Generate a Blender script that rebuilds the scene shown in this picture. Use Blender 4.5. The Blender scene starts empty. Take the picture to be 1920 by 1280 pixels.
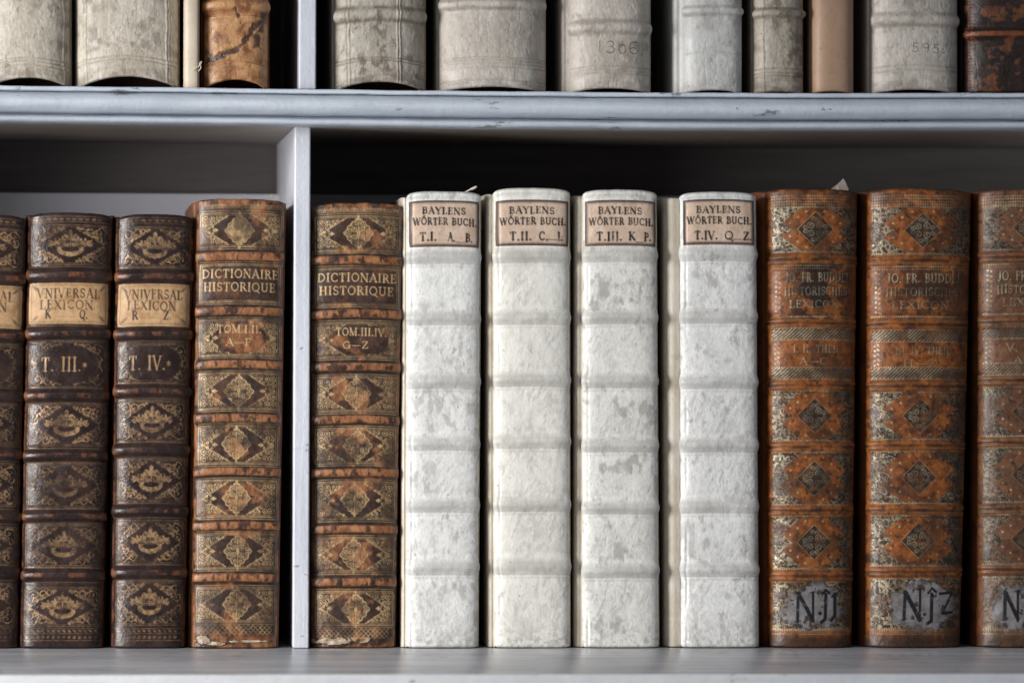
import bpy, math
import numpy as np
from mathutils import Matrix, Vector

SC = bpy.context.scene
COL = SC.collection

# ------------------------------------------------------------------ camera
F_PX, DIST = 9130.0, 4.2                 # focal length in px of a 1920 px wide picture, metres to the spines
YAW, ROLL = math.radians(3.95), math.radians(0.20)
PPX, PPY = 760.0, 660.0                  # principal point
fw = Vector((math.sin(YAW), math.cos(YAW), 0)); rt0 = Vector((math.cos(YAW), -math.sin(YAW), 0)); up0 = Vector((0, 0, 1))
rt = rt0*math.cos(ROLL) + up0*math.sin(ROLL); up = up0*math.cos(ROLL) - rt0*math.sin(ROLL)
def ray(px, py): return fw + rt*((px-PPX)/F_PX) - up*((py-PPY)/F_PX)
_d = ray(960, 1215)
CAM = -_d*(DIST/_d.y)
def P(px, py, Y=0.0):
    d = ray(px, py); t = (Y-CAM.y)/d.y; p = CAM + d*t
    return p.x, p.z
PX = DIST/F_PX                           # metres per picture px at the spines
cd = bpy.data.cameras.new('camera'); cam = bpy.data.objects.new('camera', cd); COL.objects.link(cam)
M = Matrix(((rt.x, up.x, -fw.x, CAM.x), (rt.y, up.y, -fw.y, CAM.y), (rt.z, up.z, -fw.z, CAM.z), (0, 0, 0, 1)))
cam.matrix_world = M
cd.sensor_width = 36; cd.lens = F_PX/1920*36
cd.shift_x = (960-PPX)/1920; cd.shift_y = (PPY-640)/1920
cd.clip_end = 100; cd.clip_start = 0.05
cd.dof.use_dof = True; cd.dof.focus_distance = DIST + 0.0; cd.dof.aperture_fstop = 5.0
SC.camera = cam

# ------------------------------------------------------------------ light
w = bpy.data.worlds.new('World'); SC.world = w; w.use_nodes = True
bg = w.node_tree.nodes['Background']; bg.inputs[0].default_value = (0.80, 0.88, 1.0, 1); bg.inputs[1].default_value = 0.19
def area(name, loc, target, sx, sy, power, col):
    l = bpy.data.lights.new(name, 'AREA'); l.shape = 'RECTANGLE'; l.size = sx; l.size_y = sy; l.energy = power; l.color = col
    o = bpy.data.objects.new(name, l); COL.objects.link(o); o.location = loc
    o.rotation_euler = (Vector(target)-Vector(loc)).to_track_quat('-Z', 'Y').to_euler(); return o
wl = area('window_light', (-1.60, -0.98, 0.40), (0.02, 0, 0.14), 0.7, 0.8, 7.3, (1.0, 0.99, 0.985)); wl.data.spread = math.radians(60)
area('front_top_fill_light', (-1.3, -2.6, 2.3), (-0.2, 0, 0.2), 1.4, 1.0, 11, (0.92, 0.96, 1.0))  # added soft fill from above and in front, for highlights on raised bands
SC.view_settings.view_transform = 'Standard'; SC.view_settings.look = 'None'; SC.view_settings.gamma = 1
SC.view_settings.exposure = 0.0
SC.view_settings.use_curve_mapping = False

# ------------------------------------------------------------------ small helpers
def srgb(r, g, b, k=1.0):
    f = lambda c: ((c/255)/12.92 if c <= 10 else (((c/255)+0.055)/1.055)**2.4)
    return (f(r)*k, f(g)*k, f(b)*k, 1)
_rng = np.random.default_rng(7)
def vnoise(x, y, scale, seed=0, octaves=4, aniso=(1, 1)):
    """fractal value noise on broadcastable arrays, 0..1"""
    r = np.random.default_rng(seed); T = r.random((64, 64)); out = 0; amp = 1; tot = 0
    X = x/scale*aniso[0]; Y = y/scale*aniso[1]
    for o in range(octaves):
        xi = np.floor(X).astype(int); yi = np.floor(Y).astype(int); fx = X-xi; fy = Y-yi
        fx = fx*fx*(3-2*fx); fy = fy*fy*(3-2*fy)
        a = T[yi % 64, xi % 64]; b = T[yi % 64, (xi+1) % 64]; c = T[(yi+1) % 64, xi % 64]; d = T[(yi+1) % 64, (xi+1) % 64]
        out = out + amp*((a*(1-fx)+b*fx)*(1-fy)+(c*(1-fx)+d*fx)*fy); tot += amp; amp *= 0.55
        X = X*2.03+11.3; Y = Y*2.03+5.7
    return out/tot
def sstep(a, b, x):
    t = np.clip((x-a)/(b-a), 0, 1); return t*t*(3-2*t)

def empty(name, loc, label, cat, group=None):
    o = bpy.data.objects.new(name, None); COL.objects.link(o); o.location = loc; o.empty_display_size = 0.05
    o['label'] = label; o['category'] = cat
    if group: o['group'] = group
    return o
def link(name, me, mat, parent=None):
    o = bpy.data.objects.new(name, me); COL.objects.link(o)
    if mat: me.materials.append(mat)
    if parent: o.parent = parent
    return o
def mesh_from(name, verts, faces, smooth=True, normals=None, attrs=None):
    me = bpy.data.meshes.new(name); v = np.asarray(verts, dtype=np.float32)
    if isinstance(faces, np.ndarray):
        nf = len(faces); me.vertices.add(len(v)); me.vertices.foreach_set('co', v.ravel())
        me.loops.add(nf*4); me.loops.foreach_set('vertex_index', faces.astype(np.int32).ravel())
        me.polygons.add(nf); me.polygons.foreach_set('loop_start', np.arange(0, nf*4, 4, dtype=np.int32))
        me.update(calc_edges=True)
    else:
        me.from_pydata(v.tolist(), [], faces); me.update()
    me.polygons.foreach_set('use_smooth', np.full(len(me.polygons), smooth))
    if attrs:
        for k, a in attrs.items():
            at = me.attributes.new(k, 'FLOAT', 'POINT'); at.data.foreach_set('value', np.ascontiguousarray(a, dtype=np.float32))
    me.validate()
    if normals is not None:
        me.normals_split_custom_set_from_vertices(normals.tolist())
    return me

# ------------------------------------------------------------------ node material helpers
class NT:
    def __init__(s, name):
        s.m = bpy.data.materials.new(name); s.m.use_nodes = True; s.t = s.m.node_tree; s.n = s.t.nodes; s.l = s.t.links
        s.b = s.n['Principled BSDF']; s.tc = s.n.new('ShaderNodeTexCoord')
    def coords(s, scale=(1, 1, 1), off=(0, 0, 0)):
        mp = s.n.new('ShaderNodeMapping'); mp.inputs['Scale'].default_value = scale; mp.inputs['Location'].default_value = off
        s.l.new(s.tc.outputs['Object'], mp.inputs[0]); return mp.outputs[0]
    def noise(s, scale, detail=5, rough=0.6, vec=None, dist=0.0):
        n = s.n.new('ShaderNodeTexNoise'); n.inputs['Scale'].default_value = scale; n.inputs['Detail'].default_value = detail
        n.inputs['Roughness'].default_value = rough; n.inputs['Distortion'].default_value = dist
        if vec is not None: s.l.new(vec, n.inputs['Vector'])
        return n.outputs['Fac']
    def voro(s, scale, vec=None, feat='F1'):
        n = s.n.new('ShaderNodeTexVoronoi'); n.feature = feat; n.inputs['Scale'].default_value = scale
        if vec is not None: s.l.new(vec, n.inputs['Vector'])
        return n.outputs['Distance']
    def ramp(s, fac, a, b):
        n = s.n.new('ShaderNodeMapRange'); n.inputs[1].default_value = a; n.inputs[2].default_value = b; n.interpolation_type = 'SMOOTHSTEP'
        s.l.new(fac, n.inputs[0]); return n.outputs[0]
    def mth(s, op, a, b=None):
        n = s.n.new('ShaderNodeMath'); n.operation = op
        for i, v in enumerate((a, b)):
            if v is None: continue
            if isinstance(v, (int, float)): n.inputs[i].default_value = v
            else: s.l.new(v, n.inputs[i])
        return n.outputs[0]
    def mix(s, fac, a, b, blend='MIX'):
        n = s.n.new('ShaderNodeMix'); n.data_type = 'RGBA'; n.blend_type = blend; n.clamp_factor = True
        for sock, v in ((n.inputs[0], fac), (n.inputs[6], a), (n.inputs[7], b)):
            if isinstance(v, (int, float)): sock.default_value = v
            elif isinstance(v, tuple): sock.default_value = v
            else: s.l.new(v, sock)
        return n.outputs[2]
    def attr(s, name):
        n = s.n.new('ShaderNodeAttribute'); n.attribute_name = name; return n.outputs['Fac']
    def bump(s, h, strength, dist, prev=None):
        n = s.n.new('ShaderNodeBump'); n.inputs['Strength'].default_value = strength; n.inputs['Distance'].default_value = dist
        s.l.new(h, n.inputs['Height'])
        if prev is not None: s.l.new(prev, n.inputs['Normal'])
        return n.outputs[0]
    def done(s, col=None, rough=None, metal=None, normal=None, spec=None):
        for key, v in (('Base Color', col), ('Roughness', rough), ('Metallic', metal), ('Normal', normal), ('Specular IOR Level', spec)):
            if v is None: continue
            if isinstance(v, (int, float, tuple)): s.b.inputs[key].default_value = v
            else: s.l.new(v, s.b.inputs[key])
        return s.m

def mat_leather(name, c1, c2, c3, gold, seed, mott=(60, 0.42, 0.62), rough=0.42, wear_col=None, goldmetal=0.55, ink_col=(0.01, 0.008, 0.007, 1),
                bump=0.35, spec=0.5, tan_col=None, aniso=(1, 1, 1)):
    """calf leather: mottled c1/c2, fine speck c3, attribute masks for gold tooling, ink/burn, rubbed wear, tan fields"""
    s = NT(name); off = (seed*1.37, seed*0.71, seed*2.13); v = s.coords(aniso, off)
    m1 = s.ramp(s.noise(mott[0], 6, 0.62, v, 0.4), mott[1], mott[2]); col = s.mix(m1, c1, c2)
    m2 = s.ramp(s.noise(420, 4, 0.7, v), 0.52, 0.72); col = s.mix(s.mth('MULTIPLY', m2, 0.6), col, c3)
    if tan_col is not None:
        vt = s.noise(130, 5, 0.65, v); tc = s.mix(s.ramp(vt, 0.35, 0.7), tan_col[0], tan_col[1]); col = s.mix(s.attr('tan'), col, tc)
    if wear_col is not None:
        wn = s.mix(s.ramp(s.noise(240, 5, 0.7, s.coords((1, 1, 0.45), off)), 0.35, 0.65), wear_col[0], wear_col[1]); col = s.mix(s.attr('wear'), col, wn)
    col = s.mix(s.attr('ink'), col, ink_col)
    g = s.attr('gold'); gn = s.mix(s.ramp(s.noise(300, 4, 0.6, v), 0.35, 0.7), gold, tuple(c*0.62 for c in gold[:3])+(1,))
    col = s.mix(g, col, gn)
    n1 = s.bump(s.noise(900, 5, 0.65, v), bump, 0.0006); n2 = s.bump(s.voro(1100, v), bump*0.4, 0.0004, n1)
    n3 = s.bump(s.noise(150, 4, 0.6, v), bump*0.8, 0.0012, n2)
    rr = s.ramp(s.noise(90, 4, 0.6, v), 0.3, 0.75); r = s.mth('ADD', s.mth('MULTIPLY', rr, 0.22), rough-0.1)
    return s.done(col, r, s.mth('MULTIPLY', g, goldmetal), n3, spec)

def mat_vellum(name, c1, c2, c3, seed, dirt=0.5, rough=0.55, bump=0.4, stain=None, streak=0.5):
    s = NT(name); off = (seed*1.9, seed*0.37, seed*1.13); v = s.coords((1, 1, 1), off)
    big = s.ramp(s.noise(26, 6, 0.62, v, 0.6), 0.38, 0.68); col = s.mix(s.mth('MULTIPLY', big, 0.8), c1, c2)
    fine = s.ramp(s.noise(170, 7, 0.74, s.coords((1, 1, 0.55), off), 0.3), 0.50, 0.68)
    patch = s.ramp(s.noise(34, 3, 0.5, s.coords((1, 1, 1), (off[1]+3, off[0], off[2]))), 0.42, 0.62)
    col = s.mix(s.mth('MULTIPLY', s.mth('MULTIPLY', fine, patch), dirt), col, c3)
    st = s.ramp(s.noise(300, 4, 0.6, s.coords((1.6, 1, 0.10), off)), 0.55, 0.75); col = s.mix(s.mth('MULTIPLY', st, 0.25*streak), col, c3)
    sp = s.ramp(s.noise(620, 2, 0.5, v), 0.70, 0.76); col = s.mix(s.mth('MULTIPLY', sp, 0.55), col, tuple(c*0.35 for c in c3[:3])+(1,))
    if stain is not None:
        sn = s.ramp(s.noise(18, 5, 0.6, s.coords((1, 1, 1), (off[2], off[1], off[0]))), 0.52, 0.7); col = s.mix(s.mth('MULTIPLY', sn, 0.6), col, stain)
    ff = s.ramp(s.noise(520, 6, 0.72, s.coords((1.25, 1, 0.5), (off[2], off[0], off[1])), 0.2), 0.42, 0.66); col = s.mix(s.mth('MULTIPLY', ff, 0.30*min(1, dirt*1.4)), col, c3)
    lt = s.ramp(s.noise(260, 6, 0.7, s.coords((1, 1, 0.6), (off[0]+9, off[2], off[1])), 0.5), 0.58, 0.70); col = s.mix(s.mth('MULTIPLY', lt, 0.45), col, tuple(min(0.85, c*1.18) for c in c1[:3])+(1,))
    col = s.mix(s.mth('MULTIPLY', s.attr('wear'), 0.8), col, c3)
    col = s.mix(s.attr('ink'), col, (0.06, 0.05, 0.045, 1))
    wr = s.noise(60, 6, 0.6, s.coords((1.5, 1, 0.35), off), 1.2); n1 = s.bump(wr, bump, 0.0010)
    n2 = s.bump(s.noise(480, 5, 0.7, s.coords((1.2, 1, 0.6), off)), bump*0.6, 0.0006, n1); n3 = s.bump(s.noise(14, 3, 0.5, v), bump, 0.006, n2)
    return s.done(col, s.mth('ADD', s.mth('MULTIPLY', big, 0.12), rough-0.05), 0.0, n3, 0.4)

def mat_label(name, c1, c2, seed, ink=(0.018, 0.014, 0.012, 1), edge=(0.05, 0.03, 0.028, 1), gold=None):
    s = NT(name); off = (seed*0.77, seed*1.3, seed); v = s.coords((1, 1, 1), off)
    col = s.mix(s.ramp(s.noise(95, 6, 0.65, v), 0.35, 0.68), c1, c2)
    col = s.mix(s.mth('MULTIPLY', s.ramp(s.noise(600, 3, 0.6, v), 0.58, 0.7), 0.5), col, tuple(c*0.5 for c in c2[:3])+(1,))
    col = s.mix(s.attr('edge'), col, edge); col = s.mix(s.attr('ink'), col, ink)
    nb = s.bump(s.noise(420, 5, 0.7, v), 0.35, 0.0006)
    return s.done(col, 0.55, 0.0, nb, 0.35)

def mat_paint(name, c, c2, seed, rough=0.35, stretch=(0.08, 1, 1), streak=0.5, chip=0.0, bump=0.35, scale=130):
    s = NT(name); off = (seed, seed*0.3, seed*0.7); v = s.coords(stretch, off); u = s.coords((1, 1, 1), off)
    br = s.noise(scale, 5, 0.6, v); col = s.mix(s.mth('MULTIPLY', s.ramp(br, 0.4, 0.75), streak), c, c2)
    blot = s.ramp(s.noise(9, 5, 0.6, u), 0.42, 0.7); col = s.mix(s.mth('MULTIPLY', blot, 0.45), col, c2)
    if chip:
        ch = s.mth('MULTIPLY', s.ramp(s.noise(48, 7, 0.72, s.coords((0.45, 1, 1), off)), 0.640-chip*0.03, 0.652), 0.7); col = s.mix(ch, col, srgb(95, 95, 98))
    n1 = s.bump(br, bump, 0.0012); n2 = s.bump(s.noise(40, 5, 0.6, u), bump, 0.002, n1); n2 = s.bump(s.noise(300, 4, 0.65, u), bump, 0.0007, n2)
    if chip: n2 = s.bump(s.mth('MULTIPLY', ch, -1.0), 0.6, 0.0015, n2)
    rr = s.mth('ADD', s.mth('MULTIPLY', s.ramp(br, 0.3, 0.8), 0.14), rough)
    return s.done(col, rr, 0.0, n2, 0.45)
def mat_plain(name, c1, c2, seed, rough=0.7, scale=(1, 1, 1), ns=200, bump=0.2):
    s = NT(name); v = s.coords(scale, (seed, seed*0.4, seed*1.7)); n = s.noise(ns, 5, 0.65, v)
    return s.done(s.mix(s.ramp(n, 0.3, 0.7), c1, c2), rough, 0.0, s.bump(n, bump, 0.001), 0.3)

# ------------------------------------------------------------------ lettering: a stroke alphabet with serifs
TH, TN = 0.17, 0.075
def _arc(cx, cy, rx, ry, a0, a1, n=14):
    a = np.radians(np.linspace(a0, a1, n)); return [(cx+rx*math.cos(t), cy+ry*math.sin(t)) for t in a]
def _sf(x, y, h=0.13): return ([(x-h, y), (x+h, y)], TN)
def _stem(x, y0=0, y1=1, s0=True, s1=True, wd=TH):
    r = [([(x, y0), (x, y1)], wd)]
    if s0: r.append(_sf(x, y0+0.02))
    if s1: r.append(_sf(x, y1-0.02))
    return r
def _ds(x0, y0, x1, y1, wd=TH): return [([(x0, y0), (x1, y1)], wd)]
def make_font():
    G = {}
    G['A'] = (0.78, _ds(0.08, 0, 0.39, 1, TN)+_ds(0.39, 1, 0.70, 0)+_ds(0.2, 0.36, 0.58, 0.36, TN)+[_sf(0.08, 0.02, .1), _sf(0.70, 0.02, .12)])
    G['B'] = (0.66, _stem(0.17)+[(_arc(0.3, 0.75, 0.24, 0.23, 90, -90), TN*1.5), (_arc(0.3, 0.27, 0.29, 0.25, 90, -90), TN*1.6)]+_ds(0.17, 0.98, 0.32, 0.98, TN)+_ds(0.17, 0.52, 0.32, 0.52, TN)+_ds(0.17, 0.02, 0.32, 0.02, TN))
    G['C'] = (0.74, [(_arc(0.42, 0.5, 0.34, 0.49, 48, 312, 20), TH*0.75)]+_ds(0.66, 0.72, 0.66, 0.95, TN)+_ds(0.66, 0.08, 0.66, 0.2, TN))
    G['D'] = (0.80, _stem(0.17)+[(_arc(0.26, 0.5, 0.46, 0.48, 90, -90, 18), TH*0.75)]+_ds(0.17, 0.98, 0.3, 0.98, TN)+_ds(0.17, 0.02, 0.3, 0.02, TN))
    G['E'] = (0.62, _stem(0.17)+_ds(0.17, 0.98, 0.54, 0.98, TN)+_ds(0.54, 0.98, 0.54, 0.8, TN)+_ds(0.17, 0.52, 0.44, 0.52, TN)+_ds(0.44, 0.62, 0.44, 0.42, TN)+_ds(0.17, 0.02, 0.56, 0.02, TN)+_ds(0.56, 0.02, 0.57, 0.22, TN))
    G['F'] = (0.58, _stem(0.17)+_ds(0.17, 0.98, 0.54, 0.98, TN)+_ds(0.54, 0.98, 0.54, 0.8, TN)+_ds(0.17, 0.52, 0.44, 0.52, TN)+_ds(0.44, 0.62, 0.44, 0.42, TN))
    G['G'] = (0.80, [(_arc(0.42, 0.5, 0.34, 0.49, 48, 320, 20), TH*0.75)]+_ds(0.66, 0.72, 0.66, 0.95, TN)+_ds(0.68, 0.08, 0.68, 0.44)+[_sf(0.68, 0.44, .12)])
    G['H'] = (0.82, _stem(0.17)+_stem(0.65)+_ds(0.17, 0.5, 0.65, 0.5, TN))
    G['I'] = (0.36, _stem(0.18)); G['J'] = (0.44, _stem(0.26, 0.1, 1, False)+[(_arc(0.12, 0.06, 0.14, 0.14, 0, -150), TN*1.3)])
    G['K'] = (0.76, _stem(0.17)+_ds(0.2, 0.45, 0.6, 0.98, TN)+_ds(0.32, 0.58, 0.66, 0.02)+[_sf(0.6, 0.98, .1), _sf(0.66, 0.02, .1)])
    G['L'] = (0.60, _stem(0.17)+_ds(0.17, 0.02, 0.54, 0.02, TN)+_ds(0.54, 0.02, 0.56, 0.24, TN))
    G['M'] = (0.98, _stem(0.13, wd=TN)+_stem(0.83)+_ds(0.13, 1, 0.47, 0.06)+_ds(0.47, 0.06, 0.83, 1, TN))
    G['N'] = (0.84, _stem(0.14, wd=TN)+_stem(0.70, s0=False, wd=TN)+_ds(0.14, 1, 0.70, 0))
    G['O'] = (0.82, [(_arc(0.41, 0.5, 0.34, 0.49, 0, 360, 26), TH*0.72)]); G['Q'] = (0.84, [(_arc(0.41, 0.5, 0.34, 0.49, 0, 360, 26), TH*0.72)]+_ds(0.44, 0.12, 0.8, -0.2, TN*1.5))
    G['P'] = (0.62, _stem(0.17)+[(_arc(0.3, 0.72, 0.25, 0.26, 90, -90), TN*1.6)]+_ds(0.17, 0.98, 0.32, 0.98, TN)+_ds(0.17, 0.46, 0.32, 0.46, TN))
    G['R'] = (0.72, _stem(0.17)+[(_arc(0.3, 0.74, 0.24, 0.24, 90, -90), TN*1.6)]+_ds(0.17, 0.98, 0.32, 0.98, TN)+_ds(0.17, 0.5, 0.34, 0.5, TN)+_ds(0.36, 0.5, 0.64, 0.02)+[_sf(0.64, 0.02, .08)])
    G['S'] = (0.58, [(_arc(0.29, 0.74, 0.19, 0.24, 30, 250, 14)+_arc(0.29, 0.26, 0.21, 0.24, 75, -150, 14), TH*0.72)]+_ds(0.47, 0.76, 0.47, 0.96, TN)+_ds(0.09, 0.06, 0.09, 0.25, TN))
    G['T'] = (0.70, _stem(0.35, s1=False)+_ds(0.05, 0.97, 0.65, 0.97, TN*1.2)+_ds(0.06, 0.97, 0.06, 0.78, TN)+_ds(0.64, 0.97, 0.64, 0.78, TN))
    G['U'] = (0.80, [([(0.16, 1), (0.16, 0.3)]+_arc(0.40, 0.28, 0.24, 0.27, 180, 360, 12)+[(0.64, 1)], TH*0.75), _sf(0.16, 0.98), _sf(0.64, 0.98)])
    G['V'] = (0.78, _ds(0.08, 1, 0.40, 0)+_ds(0.40, 0, 0.70, 1, TN)+[_sf(0.08, 0.98, .12), _sf(0.70, 0.98, .1)])
    G['W'] = (1.08, _ds(0.06, 1, 0.32, 0)+_ds(0.32, 0, 0.54, 0.95, TN)+_ds(0.54, 0.95, 0.76, 0)+_ds(0.76, 0, 1.0, 1, TN)+[_sf(0.06, 0.98, .1), _sf(1.0, 0.98, .1)])
    G['X'] = (0.76, _ds(0.1, 1, 0.66, 0)+_ds(0.1, 0, 0.64, 1, TN)+[_sf(0.1, .98, .1), _sf(.66, .02, .1), _sf(.1, .02, .1), _sf(.64, .98, .1)])
    G['Y'] = (0.74, _ds(0.08, 1, 0.38, 0.48)+_ds(0.38, 0.48, 0.66, 1, TN)+_stem(0.38, 0, 0.5, True, False)+[_sf(0.08, .98, .1), _sf(.66, .98, .1)])
    G['Z'] = (0.68, _ds(0.1, 0.97, 0.58, 0.97, TN*1.3)+_ds(0.58, 0.97, 0.1, 0.03)+_ds(0.1, 0.03, 0.6, 0.03, TN*1.3)+_ds(0.1, .97, .09, .78, TN)+_ds(.6, .03, .61, .22, TN))
    G['.'] = (0.26, [([(0.12, 0.06), (0.13, 0.06)], 0.17)]); G['-'] = (0.9, _ds(0.05, 0.4, 0.85, 0.4, TN*1.2)); G[' '] = (0.4, [])
    G['*'] = (0.4, _ds(.2, .3, .2, .62, .08)+_ds(.06, .38, .34, .54, .08)+_ds(.06, .54, .34, .38, .08))
    G['Ö'] = (G['O'][0], G['O'][1]+_ds(.27, 1.12, .36, 1.32, TN*1.3)+_ds(.46, 1.12, .55, 1.32, TN*1.3))
    a = 0.09                                                     # pencil figures
    G['1'] = (0.5, _ds(.25, 0, .25, 1, a)); G['0'] = (0.6, [(_arc(.3, .4, .2, .38, 0, 360, 20), a)])
    G['3'] = (0.6, [(_arc(.28, .76, .2, .23, 140, -90, 12)+_arc(.28, .27, .24, .26, 90, -150, 14), a)])
    G['6'] = (0.6, [([(.5, .98)]+_arc(.3, .5, .24, .46, 80, 180, 10)+_arc(.3, .26, .23, .25, 180, 520, 20), a)])
    G['5'] = (0.6, [([(.5, .95), (.2, .95), (.17, .55)]+_arc(.28, .3, .22, .28, 110, -150, 16), a)])
    G['9'] = (0.6, [(_arc(.3, .7, .2, .26, 0, 360, 18)+[(.5, .7), (.4, 0)], a)])
    return G
FONT = make_font()

# ------------------------------------------------------------------ drawing canvas laid on a spine (q across, y down, in px of the photograph)
class Canvas:
    def __init__(s, q, y, layers):
        s.q, s.y = q, y; s.L = {k: np.zeros((len(y), len(q)), np.float32) for k in layers}; s.h = np.zeros((len(y), len(q)))
        s.part = np.zeros((len(y), len(q)), np.int16); s.warp = 0; s.wx = s.wy = None
    def set_warp(s, a, sc, seed): s.warp = a; s.wx = (vnoise(s.q[None, :], s.y[:, None], sc, seed, 2)-0.5)*2*a; s.wy = (vnoise(s.q[None, :]+77, s.y[:, None], sc, seed+1, 2)-0.5)*2*a
    def win(s, x0, x1, y0, y1):
        return slice(np.searchsorted(s.y, y0), np.searchsorted(s.y, y1)), slice(np.searchsorted(s.q, x0), np.searchsorted(s.q, x1))
    def put(s, layer, sl, m):
        a = s.L[layer][sl]; np.maximum(a, m, out=a)
    def poly(s, layer, pts, wd, val=1.0, aa=1.1):
        for (x0, y0), (x1, y1) in zip(pts[:-1], pts[1:]):
            r = wd/2+aa; sl = s.win(min(x0, x1)-r, max(x0, x1)+r, min(y0, y1)-r, max(y0, y1)+r)
            X = s.q[sl[1]][None, :]; Y = s.y[sl[0]][:, None]
            if X.size == 0 or Y.size == 0: continue
            dx, dy = x1-x0, y1-y0; t = np.clip(((X-x0)*dx+(Y-y0)*dy)/max(dx*dx+dy*dy, 1e-9), 0, 1)
            d = np.hypot(X-x0-t*dx, Y-y0-t*dy); s.put(layer, sl, val*np.clip(0.5+(wd/2-d)/aa, 0, 1))
    def rect(s, layer, x0, x1, y0, y1, wd, val=1.0): s.poly(layer, [(x0, y0), (x1, y0), (x1, y1), (x0, y1), (x0, y0)], wd, val)
    def fill(s, layer, x0, x1, y0, y1, fn, val=1.0, aa=1.2):
        sl = s.win(x0, x1, y0, y1); X = s.q[sl[1]][None, :]; Y = s.y[sl[0]][:, None]
        if X.size and Y.size: s.put(layer, sl, val*np.clip(0.5-fn(X, Y)/aa, 0, 1)*np.ones((Y.size, X.size)))
    def dot(s, layer, x, y, r, val=1.0): s.fill(layer, x-r-2, x+r+2, y-r-2, y+r+2, lambda X, Y: np.hypot(X-x, Y-y)-r, val)
    def ell(s, layer, x, y, rx, ry, ang=0, val=1.0):
        c, n = math.cos(ang), math.sin(ang); r = max(rx, ry)+2
        s.fill(layer, x-r, x+r, y-r, y+r, lambda X, Y: (np.sqrt((((X-x)*c+(Y-y)*n)/rx)**2+((-(X-x)*n+(Y-y)*c)/ry)**2)-1)*min(rx, ry), val)
    def spiral(s, layer, cx, cy, R, pitch, wd, hand=1, ph=0.0, val=1.0):
        sl = s.win(cx-R-1, cx+R+1, cy-R-1, cy+R+1); X = s.q[sl[1]][None, :]-cx; Y = s.y[sl[0]][:, None]-cy
        if X.size == 0 or Y.size == 0: return
        if s.warp: X = X+s.wx[sl]; Y = Y+s.wy[sl]
        r = np.hypot(X, Y); f = r/pitch-hand*np.arctan2(Y, X)/(2*np.pi)-ph; d = np.abs(f-np.round(f))*pitch
        s.put(layer, sl, val*np.clip(0.5+(wd/2-d)/1.0, 0, 1)*np.clip(0.5+(R-r), 0, 1))
    def text(s, layer, string, cx, base, height, width, val=1.0, bold=1.0, jit=0.0, seed=1, slope=0.0):
        r = np.random.default_rng(seed); gap = 0.10; tot = sum(FONT[c][0]+gap for c in string)-gap; sx = width/tot; x = cx-width/2
        for c in string:
            wd, strokes = FONT[c]; dy = r.normal()*jit*height; v = val*(1-jit*4*r.random())
            for pts, sw in strokes:
                s.poly(layer, [(x+px*sx, base+dy+slope*(x-cx)-py*height) for px, py in pts], max(sw*height*bold, 1.0), v, 1.0)
            x += (wd+gap)*sx

def tri_noise(C, scale, seed, octaves=4, aniso=(1, 1)): return vnoise(C.q[None, :]+seed*13.7, C.y[:, None], scale, seed, octaves, aniso)

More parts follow.
